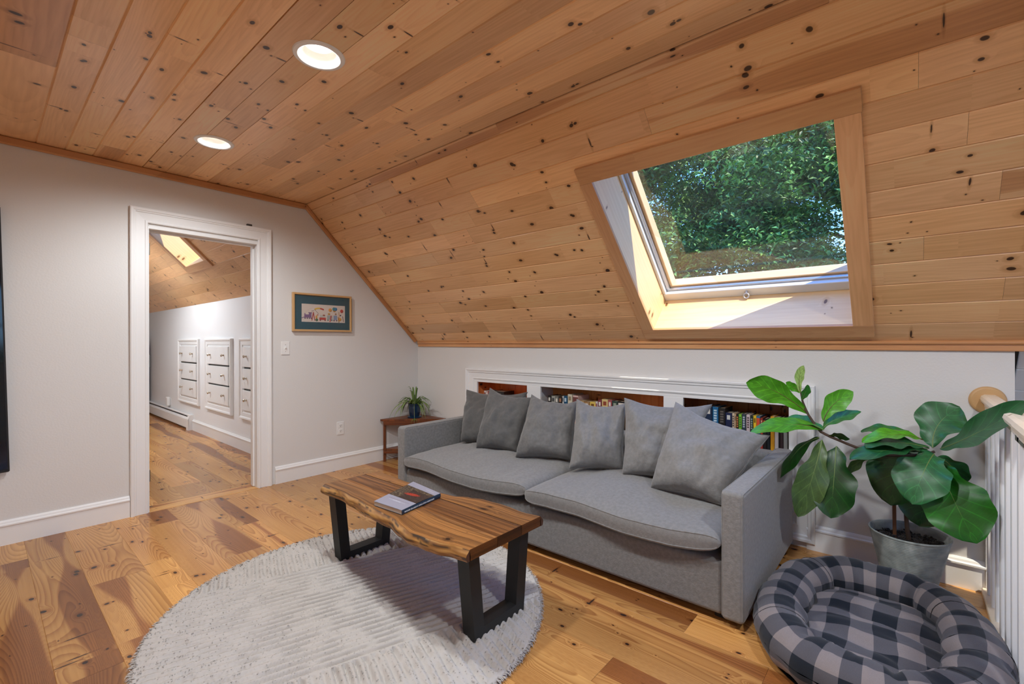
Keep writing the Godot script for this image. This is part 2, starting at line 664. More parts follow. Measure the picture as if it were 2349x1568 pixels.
# one board: o = corner on the visible face, L along the grain, W across, nn = towards the viewer's side
func plank(parent: Node, called: String, o: Vector3, L: Vector3, W: Vector3, nn: Vector3, ln: float, wd: float, th: float, bev: float, m: Material, count: int, strip: int, u0: float, tint: Color, cuts: Array = []) -> void:
	var b := MB.new()
	b.col = tint
	var vf := func(v: float) -> float: return (strip + 0.02 + 0.96 * v / wd) / count
	var right := L.cross(W).dot(nn) > 0.0
	var Q := func(p1: Vector3, p2: Vector3, p3: Vector3, p4: Vector3, a1: Vector2, a2: Vector2, a3: Vector2, a4: Vector2) -> void:
		if right: b.quad(p1, p2, p3, p4, a1, a2, a3, a4)
		else: b.quad(p4, p3, p2, p1, a4, a3, a2, a1)
	var g := 0.0004
	if cuts.is_empty():
		var prof := [Vector2(0, -th), Vector2(0, -bev), Vector2(bev, 0), Vector2(wd - bev, 0), Vector2(wd, -bev), Vector2(wd, -th)]
		for k in 5:
			var p: Vector2 = prof[k]; var q: Vector2 = prof[k + 1]
			var A := o + L * g + W * p.x + nn * p.y
			var B := o + L * (ln - g) + W * p.x + nn * p.y
			var D := o + L * g + W * q.x + nn * q.y
			var E := o + L * (ln - g) + W * q.x + nn * q.y
			Q.call(A, B, E, D, Vector2(u0, vf.call(p.x)), Vector2(u0 + ln / 2.4, vf.call(p.x)), Vector2(u0 + ln / 2.4, vf.call(q.x)), Vector2(u0, vf.call(q.x)))
		for e in 2:
			var x := g if e == 0 else ln - g
			var A := o + L * x - nn * th
			var B := o + L * x + W * wd - nn * th
			var uu := Vector2(u0 + x / 2.4, vf.call(wd * 0.5))
			if e == 0: Q.call(A, A + nn * (th - bev), B + nn * (th - bev), B, uu, uu, uu, uu)
			else: Q.call(A, B, B + nn * (th - bev), A + nn * (th - bev), uu, uu, uu, uu)
	else:
		var polys: Array = [PackedVector2Array([Vector2(g, 0.0012), Vector2(ln - g, 0.0012), Vector2(ln - g, wd - 0.0012), Vector2(g, wd - 0.0012)])]
		for cut in cuts:
			var next := []
			for pl in polys:
				for q in Geometry2D.clip_polygons(pl, cut):
					next.append(q)
			polys = next
		for pl in polys:
			if right: b.prism(pl, o - nn * th, L, W, nn * th, Vector2(u0, (strip + 0.02) / count), Vector2(1.0 / 2.4, 0.96 / wd / count))
			else:
				var fl := PackedVector2Array()
				for q in pl: fl.append(Vector2(q.y, q.x))
				b.prism(fl, o - nn * th, W, L, nn * th)
				for i in b.U.size():
					var pos := b.P[i] - o
					b.U[i] = Vector2(u0 + pos.dot(L) / 2.4, vf.call(pos.dot(W)))
	obj(called, b, m, parent)

# a course of boards along x from xa to xb with butt joints; skip = spans left open
func course(parent: Node, called: String, at: Callable, W: Vector3, nn: Vector3, xa: float, xb: float, wd: float, th: float, bev: float, m: Material, count: int, spans: Array, joints: Array, tints: Callable, lamps: Array = []) -> void:
	for sp in spans:
		var edges := [sp[0]]
		for j in joints:
			if j > sp[0] + 0.25 and j < sp[1] - 0.25: edges.append(j)
		edges.append(sp[1])
		for k in edges.size() - 1:
			var x0: float = edges[k]
			var x1: float = edges[k + 1]
			var o: Vector3 = at.call(x0)
			var cuts := []
			for l in lamps:
				var c := Vector2(l.x - x0, (Vector3(l.x, o.y, l.z) - o).dot(W))
				if c.x > -0.1 and c.x < x1 - x0 + 0.1 and c.y > -0.09 and c.y < wd + 0.09:
					var circle := PackedVector2Array()
					for a in 28: circle.append(c + Vector2(cos(a * TAU / 28), sin(a * TAU / 28)) * 0.088)
					cuts.append(circle)
			plank(parent, called, o, Vector3.RIGHT, W, nn, x1 - x0, wd, th, bev, m, count, rng.randi_range(0, count - 1), rng.randf(), tints.call(), cuts)

func tint_pine() -> Color:
	var k := rng.randf_range(0.93, 1.06)
	var w := rng.randf_range(-0.02, 0.02)
	return lin(Color(clampf(0.94 * k + w * 0.3, 0, 1), clampf(0.93 * k, 0, 1), clampf(0.92 * k - w, 0, 1)))

func tint_floor() -> Color:
	var k := rng.randf_range(0.84, 1.04)
	return lin(Color(0.97 * k, 0.95 * k, 0.93 * k))

func joints(lo: float, hi: float) -> Array:
	var out := []
	var x := lo + rng.randf_range(0.5, 2.2)
	while x < hi:
		out.append(x)
		x += rng.randf_range(2.2, 4.4)
	return out

# sweep of a profile (a = outwards from the path, b = height along az) round a 2D path with mitred corners
func frame_sweep(b: MB, path: PackedVector2Array, closed: bool, prof: Array, o: Vector3, ax: Vector3, ay: Vector3, az: Vector3) -> void:
	var n := path.size()
	var miter := []
	for i in n:
		var d0 := (path[i] - path[(i - 1 + n) % n]).normalized()
		var d1 := (path[(i + 1) % n] - path[i]).normalized()
		if not closed and i == 0: d0 = d1
		if not closed and i == n - 1: d1 = d0
		var n0 := Vector2(d0.y, -d0.x)
		var n1 := Vector2(d1.y, -d1.x)
		miter.append((n0 + n1) / (1.0 + n0.dot(n1)))
	for i in (n if closed else n - 1):
		var j := (i + 1) % n
		for k in prof.size() - 1:
			var V := func(ii: int, kk: int) -> Vector3:
				var q: Vector2 = path[ii] + miter[ii] * prof[kk].x
				return o + ax * q.x + ay * q.y + az * prof[kk].y
			b.quad(V.call(i, k), V.call(i, k + 1), V.call(j, k + 1), V.call(j, k))

func rect_path(x0: float, y0: float, x1: float, y1: float) -> PackedVector2Array:
	return PackedVector2Array([Vector2(x0, y0), Vector2(x1, y0), Vector2(x1, y1), Vector2(x0, y1)])

# soft rounded box
func rbox(b: MB, lo: Vector3, hi: Vector3, r: float) -> void:
	var c := (lo + hi) / 2.0
	var hf := (hi - lo) / 2.0 - Vector3.ONE * r
	var n := 5
	var f := func(u: float, v: float) -> Vector3:
		var iu := roundi(u * (4 * n + 3)) if true else 0
		iu = iu % (4 * n + 4)
		var qd := iu / (n + 1)
		var th := (qd + float(iu % (n + 1)) / n) * PI / 2.0
		var iv := roundi(v * (2 * n + 1))
		var up := 1.0 if iv > n else -1.0
		var ph := (-1.0 + float(iv if iv <= n else iv - 1) / n) * PI / 2.0
		var sx := 1.0 if qd == 0 or qd == 3 else -1.0
		var sz := -1.0 if qd < 2 else 1.0
		var d := Vector3(cos(ph) * cos(th), sin(ph), -cos(ph) * sin(th))
		var p := c + Vector3(sx * hf.x, up * hf.y, sz * hf.z) + d * r
		return p
	b.grid(4 * n + 4, 2 * n + 1, func(u, v): return f.call(u * (4 * n + 4) / (4 * n + 3), v), true, false)
	var t := c + Vector3(0, hf.y + r, 0)
	var q := c - Vector3(0, hf.y + r, 0)
	b.quad(t + Vector3(-hf.x, 0, hf.z), t + Vector3(hf.x, 0, hf.z), t + Vector3(hf.x, 0, -hf.z), t + Vector3(-hf.x, 0, -hf.z))
	b.quad(q + Vector3(-hf.x, 0, -hf.z), q + Vector3(hf.x, 0, -hf.z), q + Vector3(hf.x, 0, hf.z), q + Vector3(-hf.x, 0, hf.z))

# ------------------------------------------------------------------ the room
const LAMPS := [Vector3(0.867, FLAT, 2.245), Vector3(2.207, FLAT, 2.235), Vector3(3.547, FLAT, 2.24), Vector3(4.887, FLAT, 2.24)]  # last two are added out of view to brighten the room
const RIGHT_X := 7.4
const SKY := [2.80, 3.93, 0.151, 1.31]      # opening of the roof window: x0, x1, s0, s1
const SKY2 := [5.53, 6.66, 0.32, 1.50]
const SKY3 := [4.60, 5.73, 0.151, 1.31]     # added in the back slope, behind the camera, to let in daylight
const HALL_SKY := [-2.275, -1.587, 2.284, 3.34]
const HALL_C := 0.504

func slab_with_holes(b: MB, c: float, xa: float, xb: float, sa: float, sb: float, d0: float, d1: float, holes: Array, pad := 0.018) -> void:
	var ey := Vector3(0, R2, R2)
	var ez := Vector3(0, -R2, R2)
	var put := func(x0: float, x1: float, s0: float, s1: float) -> void:
		if x1 - x0 > 0.001 and s1 - s0 > 0.001:
			b.fbox(SP(x0, s0, d1, c), Vector3(x1 - x0, 0, 0), ey * (s1 - s0), ez * (d1 - d0))
	var x := xa
	for h in holes:
		put.call(x, h[0] - pad, sa, sb)
		put.call(h[0] - pad, h[1] + pad, sa, h[2] - pad)
		put.call(h[0] - pad, h[1] + pad, h[3] + pad, sb)
		x = h[1] + pad
	put.call(x, xb, sa, sb)

func spans_for(xa: float, xb: float, s0: float, s1: float, holes: Array) -> Array:
	var out := []
	var x := xa
	for h in holes:
		if s1 > h[2] + 0.002 and s0 < h[3] - 0.03:
			out.append([x, h[0] - 0.003])
			x = h[1] + 0.003
	out.append([x, xb])
	return out

func roof_window(h: Array, c: float, depth: float, detailed: bool) -> Node3D:
	var w := struct_node("window_1" if detailed else ("added_window_6" if mirrored else ("window_2" if c == SLOPE_C else "window_3")))
	var ey := Vector3(0, R2, R2)
	var ez := Vector3(0, -R2, R2)
	var x0: float = h[0]; var x1: float = h[1]; var s0: float = h[2]; var s1: float = h[3]
	var slabx := func(called: String, m: Material, tint: Color, xa: float, xb: float, sa: float, sb: float, da: float, db: float, along_x: bool, n: int, strip: int) -> void:
		var b := MB.new()
		b.col = tint
		b.fbox(SP(xa, sa, db, c), Vector3(xb - xa, 0, 0), ey * (sb - sa), ez * (db - da), 0.0015)
		for i in b.U.size():
			var p := b.P[i] - SP(xa, sa, db, c)
			var lx := p.x
			var ls := p.dot(ey)
			var ld := p.dot(ez)
			var u := (lx if along_x else ls) / 2.4
			var v := ((ls if along_x else lx) + ld) / maxf(0.01, (sb - sa if along_x else xb - xa) + db - da)
			b.U[i] = Vector2(u + strip * 0.37, (strip + 0.03 + 0.94 * v) / n)
		obj(called, b, m, w)
	var ct := lin(Color(0.84, 0.80, 0.78))
	slabx.call("casing_board", M.trim_wood, ct, x0 - 0.08, x1 + 0.09, s0 - 0.087, s0, -0.020, 0.0, true, CEIL_N, 3)
	slabx.call("casing_board", M.trim_wood, lin(Color(0.84, 0.80, 0.76)), x0 - 0.075, x1 + 0.094, s1, s1 + 0.096, -0.022, 0.0, true, CEIL_N, 5)
	slabx.call("casing_board", M.trim_wood, ct, x0 - 0.08, x0, s0, s1, -0.020, 0.0, false, CEIL_N, 7)
	slabx.call("casing_board", M.trim_wood, lin(Color(0.92, 0.88, 0.86)), x1, x1 + 0.09, s0, s1, -0.020, 0.0, false, CEIL_N, 9)
	var white := lin(Color(1, 1, 1))
	slabx.call("reveal_board", M.pale_pine, white, x0 - 0.018, x0, s0 - 0.018, s1 + 0.018, -0.004, depth, false, 2, 0)
	slabx.call("reveal_board", M.pale_pine, white, x1, x1 + 0.018, s0 - 0.018, s1 + 0.018, -0.004, depth, false, 2, 1)
	slabx.call("reveal_board", M.pale_pine, white, x0, x1, s0 - 0.018, s0, -0.004, depth, true, 2, 1)
	slabx.call("reveal_board", M.pale_pine, white, x0, x1, s1, s1 + 0.018, -0.004, depth, true, 2, 0)
	# nested rings: outer frame, metal sash, glazing stop; then the pane
	var ring := func(called: String, m: Material, ia: float, ib: float, it: float, i0: float, i1: float, i2: float, da: float, db: float, tint: Color) -> void:
		var b := MB.new()
		b.col = tint
		# i0, i1, i2 = start inset at sides, bottom, top; ia, ib, it = widths
		var ax := x0 + i0; var bx := x1 - i0 * 0.45; var ir := ia * 0.45; var as_ := s0 + i1; var bs := s1 - i2
		b.fbox(SP(ax, as_, db, c), Vector3(bx - ax, 0, 0), ey * ib, ez * (db - da), 0.003)
		b.fbox(SP(ax, bs - it, db, c), Vector3(bx - ax, 0, 0), ey * it, ez * (db - da), 0.003)
		b.fbox(SP(ax, as_ + ib, db, c), Vector3(ia, 0, 0), ey * (bs - as_ - ib - it), ez * (db - da), 0.003)
		b.fbox(SP(bx - ir, as_ + ib, db, c), Vector3(ir, 0, 0), ey * (bs - as_ - ib - it), ez * (db - da), 0.003)
		for i in b.U.size(): b.U[i] = Vector2(b.P[i].x / 2.4 + b.P[i].y / 2.4, 0.1 + fposmod(b.P[i].z, 0.3))
		obj(called, b, m, w)
	ring.call("outer_frame", M.alu, 0.020, 0.062, 0.03, 0.0, 0.0, 0.0, depth - 0.022, depth + 0.10, white)
	ring.call("sash", M.silver, 0.020, 0.012, 0.02, 0.020, 0.062, 0.03, depth + 0.012, depth + 0.11, white)
	ring.call("glazing_stop", M.pale_pine, 0.020, 0.014, 0.02, 0.040, 0.074, 0.05, depth + 0.040, depth + 0.118, white)
	var g := MB.new()
	g.fbox(SP(x0 + 0.05, s0 + 0.08, depth + 0.116, c), Vector3(x1 - x0 - 0.10, 0, 0), ey * (s1 - s0 - 0.15), ez * 0.005)
	obj("pane", g, M.glass, w)
	if detailed:
		# crank eye on the bottom rail
		var k := MB.new()
		var kc := SP(3.355, 0.190, depth - 0.004, c)
		k.tube([kc, kc + Vector3(0, -0.012, 0.012), kc + Vector3(0.0, -0.030, 0.016)], [0.011, 0.010, 0.007], 10)
		var ringpts := []
		for a in 17:
			var t := a * TAU / 16
			ringpts.append(kc + Vector3(sin(t) * 0.015, -0.042 + cos(t) * 0.016, 0.018))
		k.tube(ringpts, [0.005], 8, false)
		obj("crank_eye", k, M.silver, w)
		var pl := MB.new()
		pl.fbox(SP(3.32, 0.168, depth, c), Vector3(0.07, 0, 0), ey * 0.035, ez * 0.007, 0.002)
		obj("crank_plate", pl, M.alu, w)
	return w

func build_shell() -> void:
	# ---- floors
	var fl := struct_node("floor")
	var b := MB.new()
	b.box(Vector3(0.0, -0.24, -0.14), Vector3(4.50, -0.019, 4.5))
	obj("subfloor", b, M.plain, fl)
	var seams := [-0.13, 0.02, 0.20, 0.385, 0.565, 0.74, 0.92, 1.10, 1.27, 1.44, 1.60, 1.766, 1.95, 2.09, 2.307, 2.49, 2.621, 2.847, 3.03, 3.22, 3.42, 3.62, 3.83, 4.02, 4.24, 4.50]
	for k in seams.size() - 1:
		var z0: float = seams[k]
		course(fl, "floorboard", func(x): return Vector3(x, 0, z0), Vector3.BACK, Vector3.UP, 0.0, 4.5, seams[k + 1] - z0, 0.019, 0.0012, M.floor, FLOOR_N, [[0.0, 4.5]], joints(-0.3, 4.5), tint_floor)
	plank(fl, "threshold_board", Vector3(-0.15, 0.002, 1.668), Vector3.BACK, Vector3.RIGHT, Vector3.UP, 0.743, 0.16, 0.021, 0.002, M.floor, FLOOR_N, 2, 0.3, lin(Color(1, 1, 0.98)))
	var hf := struct_node("floor")
	b = MB.new()
	b.box(Vector3(-6.2, -0.24, 1.1), Vector3(-0.0, -0.0195, 3.0))
	obj("subfloor", b, M.plain, hf)
	var zz := 1.24
	while zz < 2.85:
		var wd := rng.randf_range(0.15, 0.22)
		var z0 := zz
		course(hf, "floorboard", func(x): return Vector3(x, 0, z0), Vector3.BACK, Vector3.UP, -6.1, -0.15, wd, 0.019, 0.0012, M.floor, FLOOR_N, [[-6.1, -0.15]], joints(-6.3, -0.2), tint_floor)
		zz += wd
	# ---- flat ceiling
	var cl := struct_node("ceiling")
	b = MB.new()
	var za := 1.19
	# solid deck above the boards, left open over the recessed lamps
	b.box(Vector3(-0.14, FLAT + 0.075, za), Vector3(RIGHT_X + 0.2, FLAT + 0.30, 3.32))
	obj("deck", b, M.plain, cl)
	var cs := [1.2657, 1.375]
	while cs[-1] + 0.1335 < 3.2: cs.append(cs[-1] + 0.1335)
	cs[-1] = 3.2244
	for k in cs.size() - 1:
		var z0: float = cs[k]
		course(cl, "ceiling_board", func(x): return Vector3(x, FLAT, z0), Vector3.BACK, Vector3.DOWN, 0.0, RIGHT_X, cs[k + 1] - z0, 0.014, 0.0048, M.pine, CEIL_N, [[0.0, RIGHT_X]], joints(-0.6, RIGHT_X), tint_pine, LAMPS)
	# ---- front slope with the roof windows
	var sl := struct_node("ceiling")
	b = MB.new()
	slab_with_holes(b, SLOPE_C, -0.14, RIGHT_X + 0.2, -0.35, 2.3, 0.015, 0.33, [SKY, SKY2])
	slab_with_holes(b, SLOPE_C, 4.54, RIGHT_X + 0.2, -2.2, -0.35, 0.015, 0.33, [])
	obj("rafters", b, M.roofing, sl)
	var rows := [0.0094]
	for k in 13: rows.append(0.0094 + 0.132 * (k + 1))
	rows.append(1.79)
	for k in rows.size() - 1:
		var s0: float = rows[k]
		var jj := joints(-0.4, RIGHT_X)
		var sps := spans_for(0.0, RIGHT_X, s0, rows[k + 1], [SKY, SKY2])
		if k == 10: jj = [1.9, 4.189, 6.1]
		if k == 11: jj = [0.93, 3.2, 5.4]
		course(sl, "ceiling_board", func(x): return SP(x, s0, 0), Vector3(0, R2, R2), Vector3(0, -R2, R2), 0.0, RIGHT_X, rows[k + 1] - s0, 0.014, 0.0046, M.pine, CEIL_N, sps, jj, tint_pine)
	# the slope goes on down behind the end of the knee wall, coloured white in place of sunlight
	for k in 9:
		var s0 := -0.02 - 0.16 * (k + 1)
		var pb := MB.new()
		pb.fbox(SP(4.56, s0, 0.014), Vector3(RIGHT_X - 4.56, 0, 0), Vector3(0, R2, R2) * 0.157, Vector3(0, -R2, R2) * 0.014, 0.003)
		obj("sunlit_white_board", pb, M.white, sl)
	# ---- back slope, mirrored
	var bk := struct_node("ceiling")
	b = MB.new()
	mirrored = true
	slab_with_holes(b, SLOPE_C, -0.14, RIGHT_X + 0.2, -0.35, 2.3, 0.015, 0.33, [SKY3])
	obj("rafters", b, M.roofing, bk)
	for k in rows.size() - 1:
		var s0: float = rows[k]
		course(bk, "ceiling_board", func(x): return SP(x, s0, 0), Vector3(0, R2, R2), Vector3(0, -R2, R2), 0.0, RIGHT_X, rows[k + 1] - s0, 0.014, 0.0046, M.pine, CEIL_N, spans_for(0.0, RIGHT_X, s0, rows[k + 1], [SKY3]), joints(-0.4, RIGHT_X), tint_pine)
	mirrored = false
	# ---- walls
	var wl := MB.new()
	var AX := Vector3.BACK; var AY := Vector3.UP; var AZ := Vector3(-0.14, 0, 0)
	wl.prism(PackedVector2Array([Vector2(0, -0.02), Vector2(1.66, -0.02), Vector2(1.66, 2.5), Vector2(1.2856, 2.5), Vector2(0, 1.2144)]), Vector3.ZERO, AX, AY, AZ)
	wl.prism(PackedVector2Array([Vector2(1.66, 2.06), Vector2(2.42, 2.06), Vector2(2.42, 2.5), Vector2(1.66, 2.5)]), Vector3.ZERO, AX, AY, AZ)
	wl.prism(PackedVector2Array([Vector2(2.42, -0.02), Vector2(4.5, -0.02), Vector2(4.5, 1.2144), Vector2(3.2144, 2.5), Vector2(2.42, 2.5)]), Vector3.ZERO, AX, AY, AZ)
	wl.box(Vector3(-0.14, 2.5, 1.1), Vector3(-0.05, 3.6, 3.0))
	struct("wall_left", wl, M.wall)
	# knee wall with the bookcase recess (x 0.90..3.63, y 0.14..0.86)
	var wb := MB.new()
	var BX := Vector3.RIGHT; var BZ := Vector3(0, 0, 0.14); var bo := Vector3(0, 0, -0.14)
	wb.prism(PackedVector2Array([Vector2(-0.14, -0.02), Vector2(0.87, -0.02), Vector2(0.87, 1.23), Vector2(-0.14, 1.23)]), bo, BX, AY, BZ)
	wb.prism(PackedVector2Array([Vector2(0.87, 0.87), Vector2(3.64, 0.87), Vector2(3.64, 1.23), Vector2(0.87, 1.23)]), bo, BX, AY, BZ)
	wb.prism(PackedVector2Array([Vector2(0.87, -0.02), Vector2(3.64, -0.02), Vector2(3.64, 0.12), Vector2(0.87, 0.12)]), bo, BX, AY, BZ)
	wb.prism(PackedVector2Array([Vector2(3.64, -0.02), Vector2(4.54, -0.02), Vector2(4.54, 1.20), Vector2(3.64, 1.20)]), bo, BX, AY, BZ)
	struct("wall_back", wb, M.wall)
	var wf := MB.new()
	wf.box(Vector3(-0.14, -0.24, 4.5), Vector3(RIGHT_X + 0.2, 1.3, 4.64))
	struct("wall_front", wf, M.wall)
	var wr := MB.new()
	var wo := Vector3(RIGHT_X + 0.14, 0, 0)
	wr.prism(PackedVector2Array([Vector2(-1.6, -2.9), Vector2(4.64, -2.9), Vector2(4.64, 0.85), Vector2(-0.4, 0.85), Vector2(-1.6, -0.2)]), wo, AX, AY, AZ)
	wr.prism(PackedVector2Array([Vector2(-0.4, 0.85), Vector2(1.2, 0.85), Vector2(1.2, 2.75)]), wo, AX, AY, AZ)
	wr.prism(PackedVector2Array([Vector2(2.18, 0.85), Vector2(2.32, 0.85), Vector2(2.32, 2.2), Vector2(2.18, 2.2)]), wo, AX, AY, AZ)
	wr.prism(PackedVector2Array([Vector2(3.3, 0.85), Vector2(4.64, 0.85), Vector2(4.64, 1.3), Vector2(3.3, 2.75)]), wo, AX, AY, AZ)
	wr.prism(PackedVector2Array([Vector2(1.2, 2.2), Vector2(3.3, 2.2), Vector2(3.3, 2.8), Vector2(1.2, 2.8)]), wo, AX, AY, AZ)
	struct("wall_right", wr, M.wall)
	for q in [["added_window_4", 1.2, 2.18], ["added_window_5", 2.32, 3.3]]:  # added end-wall windows, out of view, for daylight on the ceiling
		var gw := struct_node(q[0])
		var gf := MB.new()
		frame_sweep(gf, rect_path(-q[2] + 0.05, 0.90, -q[1] - 0.05, 2.15), true, [Vector2(0, -0.05), Vector2(0, 0.03), Vector2(0.05, 0.03), Vector2(0.05, -0.05)], Vector3(RIGHT_X, 0, 0) + Vector3(0.06, 0, 0), Vector3.FORWARD, Vector3.UP, Vector3.RIGHT)
		_flip(gf)
		gf.box(Vector3(RIGHT_X + 0.04, 1.50, q[1] + 0.05), Vector3(RIGHT_X + 0.08, 1.54, q[2] - 0.05))
		obj("sash", gf, M.white, gw)
		var gp := MB.new()
		gp.box(Vector3(RIGHT_X + 0.058, 0.88, q[1] + 0.03), Vector3(RIGHT_X + 0.062, 2.17, q[2] - 0.03))
		obj("pane", gp, M.glass, gw)
	# stairwell below the balustrade
	var sw := MB.new()
	sw.box(Vector3(4.36, -2.9, -1.6), Vector3(4.50, -0.24, 4.64))
	sw.box(Vector3(4.36, -2.9, -1.74), Vector3(RIGHT_X + 0.14, -0.3, -1.6))
	sw.box(Vector3(4.36, -2.9, 4.5), Vector3(RIGHT_X + 0.14, -0.2, 4.64))
	sw.box(Vector3(4.40, -0.3, -1.7), Vector3(4.54, 1.15, -0.14))
	struct("wall_stairwell", sw, M.white)
	var sf := MB.new()
	sf.box(Vector3(4.36, -3.0, -1.74), Vector3(RIGHT_X + 0.14, -2.9, 4.64))
	struct("floor", sf, M.floor)
	# ---- timber trim at the meeting of wall and ceiling
	var t := MB.new()
	t.col = lin(Color(0.80, 0.72, 0.66))
	var prof := PackedVector2Array([Vector2(0, 0), Vector2(0.026, 0), Vector2(0.026, 0.022), Vector2(0.018, 0.038), Vector2(0, 0.042)])
	# along the flat part
	t.fbox(Vector3(0.0, FLAT - 0.050, 1.262), Vector3(0.026, 0, 0), Vector3(0, 0.049, 0), Vector3(0, 0, 1.976), 0.008)
	t.fbox(SP(0.0, 0.04, 0.0), Vector3(0.026, 0, 0), Vector3(0, R2, R2) * 1.752, Vector3(0, -R2, R2) * 0.036, 0.008)
	t.fbox(Vector3(0, SLOPE_C, 4.5) + Vector3(0, 0, -0.02), Vector3(0, R2, -R2) * 1.80, Vector3(0.026, 0, 0), Vector3(0, -R2, -R2) * 0.036, 0.008)
	for i in t.U.size(): t.U[i] = Vector2((t.P[i].y + t.P[i].z) / 2.4, 0.03 + 0.035 * fposmod(t.P[i].x * 20.0, 1.0))
	struct("trim_1", t, M.trim_wood)
	t = MB.new()
	t.col = lin(Color(0.86, 0.78, 0.72))
	t.fbox(Vector3(0.02, 1.176, 0.0), Vector3(RIGHT_X - 0.02, 0, 0), Vector3(0, 0.034, 0), Vector3(0, 0, 0.016), 0.003)
	t.fbox(Vector3(0.02, 1.208, 0.0), Vector3(RIGHT_X - 0.02, 0, 0), Vector3(0, 0.020, 0), Vector3(0, 0, 0.030), 0.006)
	for i in t.U.size(): t.U[i] = Vector2(t.P[i].x / 2.4, 0.30 + 0.06 * fposmod(t.P[i].y * 16.0, 1.0))
	struct("trim_2", t, M.trim_wood)
	# ---- baseboards: tall board with a moulded cap
	var bprof := PackedVector2Array([Vector2(0, 0), Vector2(0.016, 0), Vector2(0.016, 0.112), Vector2(0.022, 0.116), Vector2(0.022, 0.124), Vector2(0.015, 0.130), Vector2(0.012, 0.140), Vector2(0.006, 0.148), Vector2(0, 0.148)])
	var bl := MB.new()
	bl.prism(bprof, Vector3(0, 0, 1.538), Vector3.RIGHT, Vector3.UP, Vector3(0, 0, -1.538))
	bl.prism(bprof, Vector3(0, 0, 4.5), Vector3.RIGHT, Vector3.UP, Vector3(0, 0, -1.982))
	struct("baseboard_left", bl, M.white)
	var bb := MB.new()
	var bprof2 := PackedVector2Array()
	for p in bprof: bprof2.append(Vector2(p.y, p.x))
	bb.prism(bprof2, Vector3(3.70, 0, 0), Vector3.UP, Vector3.BACK, Vector3(0.84, 0, 0))
	bb.prism(bprof2, Vector3(0.02, 0, 0), Vector3.UP, Vector3.BACK, Vector3(0.77, 0, 0))
	struct("baseboard_back", bb, M.white)

func build_added_back_window() -> void:
	mirrored = true
	roof_window(SKY3, SLOPE_C, 0.31, false)
	mirrored = false

func build_door() -> void:
	var d := struct_node("door_1")
	var prof := [Vector2(0, 0), Vector2(0, 0.012), Vector2(0.006, 0.016), Vector2(0.014, 0.016), Vector2(0.020, 0.012), Vector2(0.070, 0.015), Vector2(0.073, 0.020), Vector2(0.081, 0.021), Vector2(0.084, 0.026), Vector2(0.098, 0.028), Vector2(0.104, 0.024), Vector2(0.104, 0)]
	# seen from the room z runs to the left, so the path is listed to keep the profile outwards
	var b := MB.new()
	frame_sweep(b, PackedVector2Array([Vector2(-1.672, 0.0), Vector2(-1.672, 2.086), Vector2(-2.412, 2.086), Vector2(-2.412, 0.0)]), false, prof, Vector3(0, 0, 0), Vector3.FORWARD, Vector3.UP, Vector3.RIGHT)
	obj("casing", b, M.white, d)
	var j := MB.new()
	j.box(Vector3(-0.142, 0, 1.655), Vector3(0.004, 2.066, 1.678))
	j.box(Vector3(-0.142, 0, 2.406), Vector3(0.004, 2.066, 2.425))
	j.box(Vector3(-0.142, 2.050, 1.678), Vector3(0.004, 2.072, 2.406))
	obj("jamb", j, M.white, d)
	var s := MB.new()
	s.box(Vector3(-0.095, 0.004, 1.678), Vector3(-0.060, 2.05, 1.690), 0.002)
	s.box(Vector3(-0.095, 2.038, 1.690), Vector3(-0.060, 2.05, 2.394), 0.002)
	s.box(Vector3(-0.095, 0.004, 2.394), Vector3(-0.060, 2.05, 2.406), 0.002)
	obj("stop", s, M.white, d)
	for y in [0.22, 1.05, 1.86]:
		var h := MB.new()
		h.box(Vector3(-0.022, y, 2.400), Vector3(0.002, y + 0.085, 2.407), 0.001)
		obj("hinge", h, M.hinge, d)
	# casing on the hall side
	b = MB.new()
	frame_sweep(b, PackedVector2Array([Vector2(2.412, 0.0), Vector2(2.412, 2.062), Vector2(1.672, 2.062), Vector2(1.672, 0.0)]), false, prof, Vector3(-0.14, 0, 0), Vector3.BACK, Vector3.UP, Vector3.LEFT)
	obj("casing", b, M.white, d)
	# small dark thing left on the casing head
	var k := MB.new()
	k.box(Vector3(0.003, 2.1905, 1.722), Vector3(0.026, 2.206, 1.762), 0.003)
	tag(obj("door_sensor", k, M.plate_dark), "small dark block lying on top of the white door casing", "sensor")

